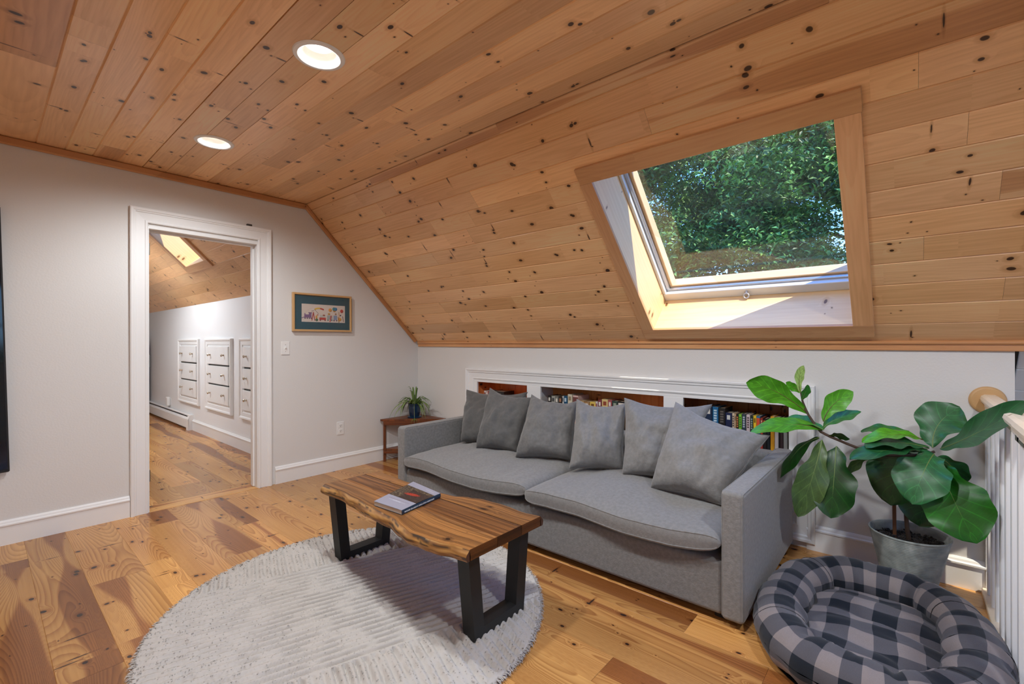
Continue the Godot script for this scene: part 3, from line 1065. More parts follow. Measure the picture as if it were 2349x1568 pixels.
func build_hall() -> void:
	# knee wall on the far side of the hall
	var w := MB.new()
	w.box(Vector3(-6.2, -0.02, 1.10), Vector3(-0.14, 1.76, 1.24))
	struct("wall_hall_back", w, M.hall_wall)
	w = MB.new()
	w.box(Vector3(-6.24, -0.24, 1.0), Vector3(-6.10, 3.6, 3.04))
	struct("wall_hall_end", w, M.hall_wall)
	w = MB.new()
	w.box(Vector3(-6.2, -0.02, 2.90), Vector3(-0.14, 3.6, 3.04))
	struct("wall_hall_front", w, M.hall_wall)
	var c := struct_node("ceiling")
	var b := MB.new()
	slab_with_holes(b, HALL_C, -6.24, -0.14, 1.5, 4.4, 0.015, 0.30, [HALL_SKY])
	obj("rafters", b, M.roofing, c)
	var s := 1.7537
	var k := 0
	while s < 4.15:
		var s0 := s
		var sps := spans_for(-6.1, -0.14, s0, s0 + 0.15, [HALL_SKY])
		course(c, "ceiling_board", func(x): return SP(x, s0, 0, HALL_C), Vector3(0, R2, R2), Vector3(0, -R2, R2), -6.1, -0.14, 0.15, 0.014, 0.0035, M.pine, CEIL_N, sps, joints(-6.4, -0.2), tint_pine)
		s += 0.15
		k += 1
	roof_window(HALL_SKY, HALL_C, 0.28, false)
	var bb := MB.new()
	var bp := PackedVector2Array([Vector2(0, 0), Vector2(0, 0.016), Vector2(0.118, 0.016), Vector2(0.122, 0.022), Vector2(0.132, 0.022), Vector2(0.138, 0.013), Vector2(0.150, 0.006), Vector2(0.150, 0)])
	bb.prism(bp, Vector3(-3.44, 0, 1.24), Vector3.UP, Vector3.BACK, Vector3(3.30, 0, 0))
	struct("baseboard_hall", bb, M.white)
	# three built-in drawer stacks
	var xs := [[-4.10, -3.15, "white built-in drawer stack above the baseboard heater in the hall"], [-2.86, -1.90, "whole white drawer stack in the middle of the hall knee wall"], [-1.637, -0.69, "white drawer stack half hidden behind the right side of the doorway"]]
	for q in xs:
		var d := thing("built_in_drawers", q[2], "drawers", Vector3(q[0], 0.365, 1.24), "built-in drawer stacks in the hall wall")
		var f := MB.new()
		var x0: float = q[0]
		var x1: float = q[1]
		frame_sweep(f, rect_path(x0 + 0.075, 0.44, x1 - 0.075, 1.195), true, [Vector2(-0.02, 0), Vector2(-0.02, 0.012), Vector2(0.0, 0.012), Vector2(0.004, 0.020), Vector2(0.045, 0.022), Vector2(0.055, 0.032), Vector2(0.070, 0.034), Vector2(0.078, 0.026), Vector2(0.078, 0)], Vector3(0, 0, 1.24), Vector3.RIGHT, Vector3.UP, Vector3.BACK)
		obj("surround", f, M.white, d)
		var bx := MB.new()
		bx.box(Vector3(x0 + 0.07, 0.43, 1.2405), Vector3(x1 - 0.07, 1.2, 1.243))
		obj("carcass", bx, M.plate_dark, d)
		for r in 3:
			var y0 := 0.466 + r * 0.243
			var dr := MB.new()
			dr.box(Vector3(x0 + 0.10, y0, 1.243), Vector3(x1 - 0.10, y0 + 0.222, 1.268), 0.003)
			var dn := obj("drawer", dr, M.white, d)
			for sx in [0.17, 0.83]:
				var kn := MB.new()
				var kc := Vector3(lerpf(x0 + 0.1, x1 - 0.1, sx), y0 + 0.118, 1.268)
				kn.lathe(kc, [Vector2(0.0, 0.0), Vector2(0.011, 0.001), Vector2(0.010, 0.006), Vector2(0.007, 0.014), Vector2(0.015, 0.024), Vector2(0.017, 0.031), Vector2(0.012, 0.037), Vector2(0.0, 0.039)], 12, Basis(Vector3.RIGHT, PI / 2))
				var kk := MeshInstance3D.new()
				kk.name = child_name(dn, "knob")
				kk.mesh = kn.mesh(world_of(dn))
				kk.material_override = M.knob
				dn.add_child(kk, true)
	# baseboard heater
	var h := thing("baseboard_heater", "long low white baseboard heater on the hall floor", "heater", Vector3(-4.5, 0, 1.27))
	var hp := PackedVector2Array([Vector2(0.03, 0.0), Vector2(0.03, 0.058), Vector2(0.150, 0.062), Vector2(0.176, 0.045), Vector2(0.176, 0.040), Vector2(0.150, 0.055), Vector2(0.045, 0.05), Vector2(0.045, 0.0)])
	var hb := MB.new()
	hb.prism(hp, Vector3(-6.05, 0, 1.241), Vector3.UP, Vector3.BACK, Vector3(2.60, 0, 0))
	hb.box(Vector3(-6.05, 0.195, 1.241), Vector3(-3.46, 0.208, 1.285), 0.002)
	hb.box(Vector3(-6.05, 0.03, 1.241), Vector3(-3.46, 0.208, 1.247))
	obj("cover", hb, M.white, h)
	var he := MB.new()
	var ep := PackedVector2Array([Vector2(0.0, 0.0), Vector2(0.0, 0.064), Vector2(0.155, 0.066), Vector2(0.21, 0.035), Vector2(0.21, 0.0)])
	he.prism(ep, Vector3(-3.54, 0, 1.241), Vector3.UP, Vector3.BACK, Vector3(0.09, 0, 0))
	obj("end_cap", he, M.white, h)
	he = MB.new()
	he.prism(ep, Vector3(-6.08, 0, 1.241), Vector3.UP, Vector3.BACK, Vector3(0.09, 0, 0))
	obj("end_cap", he, M.white, h)
	var fin := MB.new()
	fin.box(Vector3(-5.9, 0.07, 1.250), Vector3(-3.6, 0.17, 1.278))
	obj("fin_tube", fin, M.plate_dark, h)
	# plug-in night light
	var n := thing("night_light", "small white plug-in night light above the hall heater", "night light", Vector3(-4.6, 0.31, 1.24))
	var nb := MB.new()
	nb.box(Vector3(-4.68, 0.245, 1.241), Vector3(-4.60, 0.36, 1.247), 0.002)
	obj("outlet_plate", nb, M.plate, n)
	nb = MB.new()
	rbox(nb, Vector3(-4.70, 0.24, 1.247), Vector3(-4.605, 0.375, 1.292), 0.015)
	obj("housing", nb, M.plate, n)
	# tall dark cabinet at the end of the hall
	var cb := thing("hall_cabinet", "tall dark cabinet edge behind the left door jamb at the hall end", "cabinet", Vector3(-5.95, 0, 1.5))
	var m := MB.new()
	m.box(Vector3(-6.09, 0.21, 1.31), Vector3(-5.80, 1.25, 1.92), 0.006)
	m.box(Vector3(-6.07, 0.0, 1.33), Vector3(-5.82, 0.21, 1.38), 0.004)
	m.box(Vector3(-6.07, 0.0, 1.85), Vector3(-5.82, 0.21, 1.90), 0.004)
	obj("body", m, M.walnut, cb)
	m = MB.new()
	m.box(Vector3(-5.80, 0.24, 1.33), Vector3(-5.785, 1.22, 1.60), 0.003)
	obj("door", m, M.walnut, cb)
	m = MB.new()
	m.box(Vector3(-5.80, 0.24, 1.61), Vector3(-5.785, 1.22, 1.90), 0.003)
	obj("door", m, M.walnut, cb)

func build_lamps() -> void:
	var names := ["recessed ceiling light nearest the grey wall with the doorway", "large recessed ceiling light nearer the middle of the pine ceiling", "added recessed ceiling light over the right half of the sofa, out of view", "added recessed ceiling light above the stairwell, out of view"]
	for k in LAMPS.size():
		var c: Vector3 = LAMPS[k]
		var l := thing("ceiling_light", names[k], "ceiling light", c, "recessed lights in the pine ceiling")
		var r := MB.new()
		r.lathe(c, [Vector2(0.080, 0.0), Vector2(0.080, -0.004), Vector2(0.088, -0.008), Vector2(0.104, -0.006), Vector2(0.108, -0.001), Vector2(0.108, 0.0)], 48)
		# the profile runs outwards here: turn the faces to the room
		_flip(r)
		obj("trim_ring", r, M.plate, l)
		var bf := MB.new()
		bf.lathe(c, [Vector2(0.060, 0.046), Vector2(0.066, 0.036), Vector2(0.076, 0.010), Vector2(0.081, -0.003)], 40)
		obj("baffle", bf, M.baffle, l)
		var lens := MB.new()
		lens.lathe(c, [Vector2(0.0, 0.044), Vector2(0.030, 0.0445), Vector2(0.061, 0.046), Vector2(0.061, 0.052), Vector2(0.0, 0.052)], 40)
		_flip(lens)
		obj("lens", lens, M.glow, l)
		var s := SpotLight3D.new()
		s.name = child_name(l, "lamp")
		l.add_child(s, true)
		s.position = Vector3(0, -0.012, 0)
		s.rotation_degrees = Vector3(-90, 0, 0)
		s.spot_angle = 84.0
		s.spot_angle_attenuation = 0.7
		s.light_energy = LAMP_ENERGY * (0.75 if k == 0 else 1.0)
		s.light_color = Color(0.965, 0.985, 1.0)
		s.light_size = 0.06
		s.spot_range = 12.0
		s.spot_attenuation = 2.0
		s.shadow_enabled = true
	# one added in the hall, out of view, to brighten it
	var c := Vector3(-3.0, 2.6, 2.55)
	var hl := thing("added_hall_light", "added unseen light high in the hall beyond the doorway", "ceiling light", c)
	var hb := MB.new()
	hb.lathe(c, [Vector2(0.0, -0.05), Vector2(0.09, -0.045), Vector2(0.13, -0.02), Vector2(0.14, 0.0)], 32)
	obj("shade", hb, M.glow, hl)
	var o := SpotLight3D.new()
	o.name = "lamp"
	hl.add_child(o, true)
	o.position = Vector3(0, -0.065, 0)
	o.rotation_degrees = Vector3(-90, 0, 0)
	o.spot_angle = 85.0
	o.spot_angle_attenuation = 0.6
	o.light_energy = HALL_ENERGY
	o.light_color = Color(0.95, 0.975, 1.0)
	o.light_size = 0.10
	o.spot_range = 12.0
	o.spot_attenuation = 2.0
	o.shadow_enabled = true
	var rod := MB.new()
	rod.tube([c, c + Vector3(0, 0.44, 0)], [0.012, 0.012], 10)
	obj("stem", rod, M.plate, hl)

func _flip(b: MB) -> void:
	for k in range(0, b.I.size(), 3):
		var t := b.I[k + 1]
		b.I[k + 1] = b.I[k + 2]
		b.I[k + 2] = t
	for k in b.N.size(): b.N[k] = -b.N[k]
# ------------------------------------------------------------------ sofa
func nz(sd: int, freq: float) -> FastNoiseLite:
	var n := FastNoiseLite.new()
	n.noise_type = FastNoiseLite.TYPE_SIMPLEX_SMOOTH
	n.frequency = freq
	n.fractal_octaves = 3
	n.seed = sd
	return n

# pillow stretched between four corners; thickness d; creases gathered along the seams
func pillow(tl: Vector3, tr: Vector3, bl: Vector3, br: Vector3, d: float, sd: int) -> Array:
	var n1 := nz(sd, 3.2)
	var n2 := nz(sd + 50, 9.0)
	var nrm := ((tr - tl) + (br - bl)).cross((tl - bl) + (tr - br)).normalized()
	var mid := func(s: float, t: float) -> Vector3:
		# edges bow inwards between the pointed corners
		var ps := s * (1.0 - 0.065 * (1.0 - t * t) * s * s)
		var pt := t * (1.0 - 0.065 * (1.0 - s * s) * t * t)
		var u := ps * 0.5 + 0.5
		var v := pt * 0.5 + 0.5
		var p: Vector3 = bl.lerp(br, u).lerp(tl.lerp(tr, u), v)
		# the top sags and its corners stay proud
		p.y -= 0.030 * (1.0 - s * s) * maxf(t, 0.0)
		p += nrm * n1.get_noise_2d(s * 0.3 + 5.0, t * 0.3) * 0.02
		return p
	var side := func(front: float) -> Callable:
		return func(a: float, b: float) -> Vector3:
			var s := sin((a - 0.5) * PI)
			var t := sin((b - 0.5) * PI)
			var e := maxf(0.0, (1.0 - s * s) * (1.0 - t * t))
			var th := d * 0.5 * pow(e, 0.36) * (1.0 - 0.28 * t)
			var p: Vector3 = mid.call(s, t)
			var edge := 1.0 - absf(s)
			var gather := (sin(t * 26.0 + n1.get_noise_2d(t * 0.6, sd) * 6.0) * exp(-edge * 6.0)) * 0.009 * sqrt(e)
			var edge2 := 1.0 - absf(t)
			gather += (sin(s * 22.0 + n1.get_noise_2d(s * 0.6, sd + 9.0) * 6.0) * exp(-edge2 * 7.0)) * 0.008 * sqrt(e)
			var wr := (n1.get_noise_2d(s * 0.32 + t * 0.10, t * 0.22 - s * 0.1 + sd) * 0.034 + n2.get_noise_2d(s * 0.25 - t * 0.08, t * 0.12 + sd) * 0.016) * sqrt(e)
			return p + nrm * front * (th + gather + wr)
	var b := MB.new()
	b.grid(44, 44, side.call(1.0))
	b.grid(44, 44, side.call(-1.0), false, false, true)
	# seam cord round the edge
	var pts := []
	for k in 65:
		var q := k / 16.0
		var s := 0.0
		var t := 0.0
		if q < 1.0: s = -1.0 + 2.0 * q; t = -1.0
		elif q < 2.0: s = 1.0; t = -1.0 + 2.0 * (q - 1.0)
		elif q < 3.0: s = 1.0 - 2.0 * (q - 2.0); t = 1.0
		else: s = -1.0; t = 1.0 - 2.0 * (q - 3.0)
		pts.append(mid.call(s, t))
	var c := MB.new()
	c.tube(pts, [0.0032], 6, false)
	return [b, c]

func seat_cushion(x0: float, x1: float, sd: int, ends: Vector2, dip: float) -> Array:
	var n1 := nz(sd, 2.6)
	var n2 := nz(sd + 4, 7.0)
	var zb := 0.18
	var zf := 1.155
	# profile loop (z, y, crown weight, top weight)
	var loop := []
	loop.append(Vector3(zb + 0.02, 0.0, 0))
	for k in 9: loop.append(Vector3(lerpf(zb + 0.04, zf - 0.03, k / 8.0), 0.0, 0))
	for k in 5:
		var a := -PI / 2 + k * PI / 8
		loop.append(Vector3(zf - 0.016 + cos(a) * 0.016, 0.018 + sin(a) * 0.018, 0))
	for k in 4: loop.append(Vector3(zf + 0.004 * sin(k / 3.0 * PI), lerpf(0.026, 0.078, k / 3.0), 0))
	for k in 22:
		var t := k / 21.0
		loop.append(Vector3(lerpf(zf - 0.004, zb + 0.02, t), 0.086, t))
	loop.append(Vector3(zb, 0.075, 0)); loop.append(Vector3(zb, 0.02, 0)); loop.append(loop[0])
	var m := loop.size() - 1
	var base := func(u: float) -> float:
		return lerpf(ends.x, ends.y, u) + dip * sin(u * TAU + 0.6) + 0.006 * n1.get_noise_1d(u * 1.2 + sd)
	var f := func(a: float, v: float) -> Vector3:
		var u := 0.5 - 0.5 * cos(a * PI)
		var q: Vector3 = loop[roundi(v * m)]
		var w := absf(u * 2.0 - 1.0)
		var e := pow(maxf(0.0, 1.0 - pow(w, 14.0)), 0.5)
		var y := 0.045 + (q.y - 0.045) * e
		var x := lerpf(x0, x1, u)
		var t := q.z
		var z := q.x
		if t > 0.0:
			var cr := pow(sin(clampf(t, 0, 1) * PI), 0.6) * pow(maxf(0.0, 1.0 - pow(w, 3.0)), 0.6)
			y += 0.050 * cr
			var amp := cr
			y += amp * (n1.get_noise_2d(x * 0.55 + sd, z * 0.22) * 0.022 + n2.get_noise_2d(x * 0.5 - z * 0.15, z * 0.16 + sd) * 0.014)
			var front := exp(-t * 5.0)
			y += 0.0045 * sin(x * 34.0 + n1.get_noise_2d(x, z) * 9.0) * front * e * smoothstep(0.0, 0.12, t)
		elif z > 1.0:
			z += 0.010 * sin(u * 9.0 + sd) * e
		z -= (1.0 - e) * 0.035 * (1.0 if q.x > 0.7 else -1.0)
		return Vector3(x, base.call(u) + y, z)
	var b := MB.new()
	b.grid(72, m, f, false, true)
	var seams := MB.new()
	for lvl in [0.082, 0.012]:
		var pts := []
		for k in 60:
			var u: float = lerpf(0.012, 0.988, k / 59.0)
			var w := absf(u * 2.0 - 1.0)
			var e := pow(maxf(0.0, 1.0 - pow(w, 14.0)), 0.5)
			pts.append(Vector3(lerpf(x0, x1, u), base.call(u) + 0.045 + (lvl - 0.045) * e, zf - 0.002 + 0.010 * sin(u * 9.0 + sd) * e - (1.0 - e) * 0.035))
		seams.tube(pts, [0.0034], 6)
	return [b, seams]

func build_sofa() -> void:
	var s := thing("sofa", "long grey velvet sofa with two seat cushions under the roof window", "sofa", Vector3(2.42, 0, 0.6))
	var body := lin(Color(1, 1, 1))
	var part := func(called: String, lo: Vector3, hi: Vector3, r: float, tint: Color) -> MeshInstance3D:
		var b := MB.new()
		b.col = tint
		rbox(b, lo, hi, r)
		return obj(called, b, M.velvet, s)
	part.call("base", Vector3(1.285, 0.035, 0.10), Vector3(3.55, 0.272, 1.108), 0.022, lin(Color(0.95, 0.95, 0.95)))
	part.call("back", Vector3(1.285, 0.10, 0.055), Vector3(3.55, 0.57, 0.175), 0.03, body)
	for side in 2:
		var x0 := 1.205 if side == 0 else 3.545
		var arm = part.call("arm", Vector3(x0, 0.032, 0.05), Vector3(x0 + 0.092, 0.585, 1.126), 0.020, lin(Color(1.06, 1.05, 1.03)))
		var sm := MB.new()
		for xx in [x0 + 0.006, x0 + 0.086]:
			sm.tube([Vector3(xx, 0.05, 1.121), Vector3(xx, 0.568, 1.121), Vector3(xx, 0.580, 1.108), Vector3(xx, 0.580, 0.08)], [0.0028], 6)
		obj("seam", sm, M.velvet, arm)
	for k in 4:
		var f := MB.new()
		var c := Vector3(1.30 if k % 2 == 0 else 3.53, 0.0, 0.16 if k < 2 else 1.03)
		f.box(c - Vector3(0.03, 0, 0.03), c + Vector3(0.03, 0.036, 0.03), 0.003)
		obj("foot", f, M.sofa_foot, s)
	var c1 := seat_cushion(1.298, 2.475, 3, Vector2(0.288, 0.306), 0.012)
	var m1 := obj("seat_cushion", c1[0], M.velvet, s)
	obj("seam", c1[1], M.velvet, m1)
	var c2 := seat_cushion(2.462, 3.545, 8, Vector2(0.288, 0.300), 0.010)
	var m2 := obj("seat_cushion", c2[0], M.velvet, s)
	obj("seam", c2[1], M.velvet, m2)
	_cushion("shade-tinted grey velvet cushion at the far left end, tucked behind its neighbour", V(1.250, 0.809, 0.44), V(1.859, 0.829, 0.36), V(1.479, 0.44, 0.72), V(1.894, 0.44, 0.60), 0.20, 21, 0.42)
	_cushion("shade-tinted grey velvet cushion second from the sofa's far left arm, with a pointed corner", V(1.603, 0.857, 0.52), V(2.002, 0.805, 0.46), V(1.706, 0.432, 0.78), V(2.019, 0.432, 0.676), 0.20, 22, 0.50)
	_cushion("shade-tinted grey velvet cushion third from the sofa's far left arm", V(2.029, 0.835, 0.52), V(2.396, 0.807, 0.45), V(2.091, 0.432, 0.78), V(2.446, 0.432, 0.616), 0.21, 23, 0.70)
	_cushion("grey velvet cushion fourth from the sofa's far left arm, standing straight", V(2.427, 0.831, 0.52), V(2.760, 0.825, 0.45), V(2.548, 0.432, 0.795), V(2.826, 0.432, 0.609), 0.20, 24, 0.92)
	_cushion("grey velvet cushion half hidden behind the largest end cushion", V(2.774, 0.865, 0.50), V(3.271, 0.854, 0.36), V(2.868, 0.432, 0.708), V(3.179, 0.432, 0.622), 0.21, 25, 0.96)
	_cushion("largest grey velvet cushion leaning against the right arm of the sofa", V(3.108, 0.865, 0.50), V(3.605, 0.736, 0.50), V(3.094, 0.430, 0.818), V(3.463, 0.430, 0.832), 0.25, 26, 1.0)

func V(x: float, y: float, z: float) -> Vector3:
	return Vector3(x, y, z)

func _cushion(label: String, tl: Vector3, tr: Vector3, bl: Vector3, br: Vector3, d: float, sd: int, tone: float) -> void:
	var c := thing("cushion", label, "cushion", (bl + br) * 0.5, "grey velvet cushions on the sofa")
	var p := pillow(tl, tr, bl, br, d, sd)
	for q in p:
		for k in q.C.size(): q.C[k] = Color(tone, tone, tone)  # tone puts nap sheen and shade into the colour, darkest at the left
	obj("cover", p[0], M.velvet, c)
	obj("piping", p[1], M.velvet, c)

# ------------------------------------------------------------------ coffee table, magazine
func build_table() -> void:
	var t := thing("coffee_table", "live-edge wood coffee table with black steel legs standing on the rug", "table", Vector3(2.31, 0, 1.8))
	var n1 := nz(5, 1.6)
	var n2 := nz(6, 6.0)
	var fr := [[1.71, 1.962], [1.90, 1.958], [2.04, 1.972], [2.20, 1.986], [2.39, 1.997], [2.52, 2.030], [2.59, 2.044], [2.68, 2.036], [2.76, 2.030], [2.84, 2.010], [2.908, 2.0]]
	var bk := [[1.706, 1.617], [1.85, 1.628], [2.09, 1.636], [2.25, 1.640], [2.39, 1.628], [2.47, 1.590], [2.55, 1.563], [2.70, 1.557], [2.80, 1.568], [2.90, 1.556]]
	var look := func(a: Array, x: float) -> float:
		for k in a.size() - 1:
			if x <= a[k + 1][0]:
				var u: float = clampf((x - a[k][0]) / (a[k + 1][0] - a[k][0]), 0, 1)
				return lerpf(a[k][1], a[k + 1][1], smoothstep(0.0, 1.0, u))
		return a[-1][1]
	var zf := func(x: float) -> float: return look.call(fr, x) + n1.get_noise_1d(x * 3.0) * 0.005
	var zb := func(x: float) -> float: return look.call(bk, x) + n1.get_noise_1d(x * 3.0 + 40.0) * 0.005
	var y1 := 0.44
	# three boards side by side, thin joints between them
	for k in 3:
		var b := MB.new()
		b.col = [lin(Color(1, 1, 1)), lin(Color(0.98, 0.95, 0.92)), lin(Color(1.0, 1.0, 0.97))][k]
		var nx := 46
		var f := func(u: float, v: float) -> Vector3:
			var x := lerpf(1.709, 2.903, u)
			var m0 := 1.728 + 0.006 * sin(x * 2.0) - 0.012 * x
			var m1 := 1.845 + 0.004 * sin(x * 1.7 + 1.0)
			var za: float = [zb.call(x), m0 + 0.0008, m1 + 0.0008][k]
			var zz: float = [m0 - 0.0008, m1 - 0.0008, zf.call(x)][k]
			return Vector3(x, y1, lerpf(za, zz, v))
		var top := func(u: float, v: float) -> Vector3:
			var p: Vector3 = f.call(u, v)
			p.y -= 0.0025 * (maxf(0.0, 1.0 - v * 40.0) + maxf(0.0, 1.0 - (1.0 - v) * 40.0)) * (1.0 if k == 1 else 0.6)
			return p
		b.grid(nx, 12, top, false, false, true)
		for i in b.U.size(): b.U[i] = Vector2(b.U[i].x * 0.52 + k * 0.21, (k + 0.04 + 0.92 * b.U[i].y) / 3.0)
		var st := b.U.size()
		b.grid(nx, 1, func(u, v): return f.call(u, v) - Vector3(0, 0.044, 0))
		for i in range(st, b.U.size()): b.U[i] = Vector2(b.U[i].x * 0.5, (k + 0.05 + 0.9 * b.U[i].y) / 3.0)
		# end grain
		for e in 2:
			for q in 6:
				var p0: Vector3 = f.call(float(e), q / 6.0)
				var p1: Vector3 = f.call(float(e), (q + 1) / 6.0)
				var dn := Vector3(0, 0.044, 0)
				var u0 := Vector2(0.02, (k + 0.1) / 3.0)
				b.col = lin(Color(0.62, 0.55, 0.50))
				if e == 1: b.quad(p0, p1, p1 - dn, p0 - dn, u0, u0 + Vector2(0.02, 0), u0 + Vector2(0.02, 0.05), u0 + Vector2(0, 0.05))
				else: b.quad(p1, p0, p0 - dn, p1 - dn, u0, u0 + Vector2(0.02, 0), u0 + Vector2(0.02, 0.05), u0 + Vector2(0, 0.05))
		obj("top_board", b, M.slab, t)
	# waney edges: pale sapwood with dark bark scars
	for side in 2:
		var b := MB.new()
		var sgn := 1.0 if side == 0 else -1.0
		var nx := 120
		var g := func(u: float, v: float) -> Vector3:
			var x := lerpf(1.709, 2.903, u)
			var z: float = zf.call(x) if side == 0 else zb.call(x)
			var bulge := sin(v * PI) * 0.010 + v * (0.014 + 0.010 * n1.get_noise_1d(x + side * 9.0)) + n1.get_noise_2d(x * 2.2, v * 0.6) * 0.008 * sin(v * PI)
			return Vector3(x, y1 - 0.0015 - v * 0.043, z + sgn * bulge)
		b.grid(nx, 8, g, false, false, side == 1)
		var n3 := nz(17 + side, 7.0)
		for i in b.P.size():
			var p := b.P[i]
			var a := n3.get_noise_2d(p.x * 0.5, p.y * 8.0) + 0.5 * n2.get_noise_2d(p.x * 2.0, p.y * 20.0)
			var scar := smoothstep(0.16, 0.34, a)
			var c := srgb(184, 138, 76).lerp(srgb(124, 80, 36), clampf(0.5 + n2.get_noise_2d(p.x * 0.8, p.y * 16.0) * 1.6, 0, 1)).lerp(srgb(58, 40, 26), scar)
			b.C[i] = lin(c)
		b.col = lin(srgb(74, 48, 34))
		for e in 2:
			for q in 8:
				var p0: Vector3 = g.call(float(e), q / 8.0)
				var p1: Vector3 = g.call(float(e), (q + 1) / 8.0)
				var ctr := Vector3(p0.x, y1 - 0.022, p0.z - sgn * 0.02)
				ctr.z = (zf.call(p0.x) if side == 0 else zb.call(p0.x)) - sgn * 0.004
				if (e == 1) == (side == 0): b.tri(ctr, p1, p0)
				else: b.tri(ctr, p0, p1)
			var pt: Vector3 = g.call(float(e), 0.0)
			var pb: Vector3 = g.call(float(e), 1.0)
			var zc: float = zf.call(pt.x) if side == 0 else zb.call(pt.x)
			var c0 := Vector3(pt.x, y1 - 0.022, zc - sgn * 0.004)
			var cb := Vector3(pt.x, y1 - 0.0445, zc - sgn * 0.004)
			if (e == 1) == (side == 0): b.tri(c0, cb, pb)
			else: b.tri(c0, pb, cb)
		obj("waney_edge", b, M.live_edge, t)
		var under := MB.new()
		under.grid(nx, 1, func(u, v): return g.call(u, 1.0).lerp(Vector3(lerpf(1.709, 2.903, u), y1 - 0.044, (zf.call(lerpf(1.709, 2.903, u)) if side == 0 else zb.call(lerpf(1.709, 2.903, u)))), v), false, false, side == 1)
		for i in under.C.size(): under.C[i] = lin(srgb(120, 80, 42))
		obj("underside", under, M.live_edge, t)
	# steel leg frames, narrower at the floor
	for side in 2:
		var xa := 1.722 if side == 0 else 2.768
		var b := MB.new()
		var outer := PackedVector2Array([Vector2(1.597, 0.012), Vector2(1.905, 0.012), Vector2(1.945, 0.397), Vector2(1.557, 0.397)])
		var hole := PackedVector2Array([Vector2(1.650, 0.056), Vector2(1.852, 0.056), Vector2(1.885, 0.392), Vector2(1.617, 0.392)])
		var seg := [[outer[0], outer[1], hole[1], hole[0]], [outer[1], outer[2], hole[2], hole[1]], [outer[2], outer[3], hole[3], hole[2]], [outer[3], outer[0], hole[0], hole[3]]]
		for q in seg:
			b.prism(PackedVector2Array(q), Vector3(xa + 0.068, 0, 0), Vector3.BACK, Vector3.UP, Vector3(-0.068, 0, 0))
		obj("leg_frame", b, M.black_metal, t)

func build_magazine() -> void:
	var m := thing("paperback_book", "large grey paperback with a dark photo cover lying on the coffee table", "book", Vector3(2.28, 0.44, 1.82))
	var A := V(2.215, 0.4405, 1.972); var B := V(2.417, 0.4405, 1.958); var Cc := V(2.369, 0.4405, 1.689); var D := V(2.13, 0.4405, 1.676)
	var h := 0.021
	var pg := MB.new()
	var up := Vector3(0, 1, 0)
	var ins := func(p: Vector3, k: float) -> Vector3: return p.lerp((A + B + Cc + D) / 4.0, k)
	pg.quad(ins.call(A, 0.012) + up * 0.002, ins.call(B, 0.012) + up * 0.002, ins.call(B, 0.012) + up * h, ins.call(A, 0.012) + up * h)
	pg.quad(ins.call(D, 0.012) + up * 0.002, ins.call(A, 0.012) + up * 0.002, ins.call(A, 0.012) + up * h, ins.call(D, 0.012) + up * (h + 0.006))
	pg.quad(ins.call(Cc, 0.012) + up * 0.002, ins.call(D, 0.012) + up * 0.002, ins.call(D, 0.012) + up * (h + 0.006), ins.call(Cc, 0.012) + up * h)
	obj("page_block", pg, mat(srgb(206, 196, 182), 0.8), m)
	# covers and spine
	var cov := MB.new()
	var top := func(u: float, v: float, lift: float) -> Vector3:
		var p: Vector3 = A.lerp(B, u).lerp(D.lerp(Cc, u), v)
		return p + up * (h + lift + 0.009 * (1.0 - u) * v * v + 0.002 * sin(v * PI))
	cov.grid(10, 10, func(u, v): return top.call(u, v, 0.0012))
	for i in cov.U.size(): cov.U[i].y = 1.0 - cov.U[i].y
	cov.grid(10, 10, func(u, v): return top.call(u, v, 0.0), false, false, true)
	obj("cover", cov, _cover_material(), m)
	var bc := MB.new()
	bc.quad(A + up * 0.001, D + up * 0.001, Cc + up * 0.001, B + up * 0.001)
	bc.quad(A + up * 0.002, B + up * 0.002, Cc + up * 0.002, D + up * 0.002)
	obj("back_cover", bc, mat(srgb(40, 58, 80), 0.35), m)
	var sp := MB.new()
	var ou := (Cc - B).cross(up).normalized() * -1.0
	if ou.x < 0.0: ou = -ou
	sp.grid(1, 6, func(u, v): return B.lerp(Cc, u) + up * (0.001 + v * h) + ou * 0.0025 * sin(v * PI), false, false)
	var spine := obj("spine", sp, mat(srgb(30, 50, 70), 0.35), m)
	var tm := TextMesh.new()
	var fnt := SystemFont.new()
	fnt.font_names = PackedStringArray(["Droid Sans"])
	fnt.font_weight = 700
	tm.font = fnt
	tm.text = "RHODE ISLAND'S SHELLFISH HERITAGE"
	tm.font_size = 32
	tm.depth = 0.0004
	tm.pixel_size = 0.009 / 32.0
	var bb := tm.get_aabb()
	var tx := MeshInstance3D.new()
	tx.name = "spine_title"
	tx.mesh = tm
	tx.material_override = mat(srgb(226, 232, 236), 0.5)
	var xd := (Cc - B).normalized()
	var wanted := 0.205
	var sc := wanted / maxf(bb.size.x, 0.01)
	tx.basis = Basis(xd * sc, up * minf(sc * 1.3, 1.0), xd.cross(up))
	tx.position = B.lerp(Cc, 0.06) + xd * wanted * 0.5 + up * (0.0105) + ou * 0.0030 - world_of(spine)
	tx.position -= tx.basis * Vector3(bb.get_center().x, bb.get_center().y, 0.0)
	spine.add_child(tx, true)

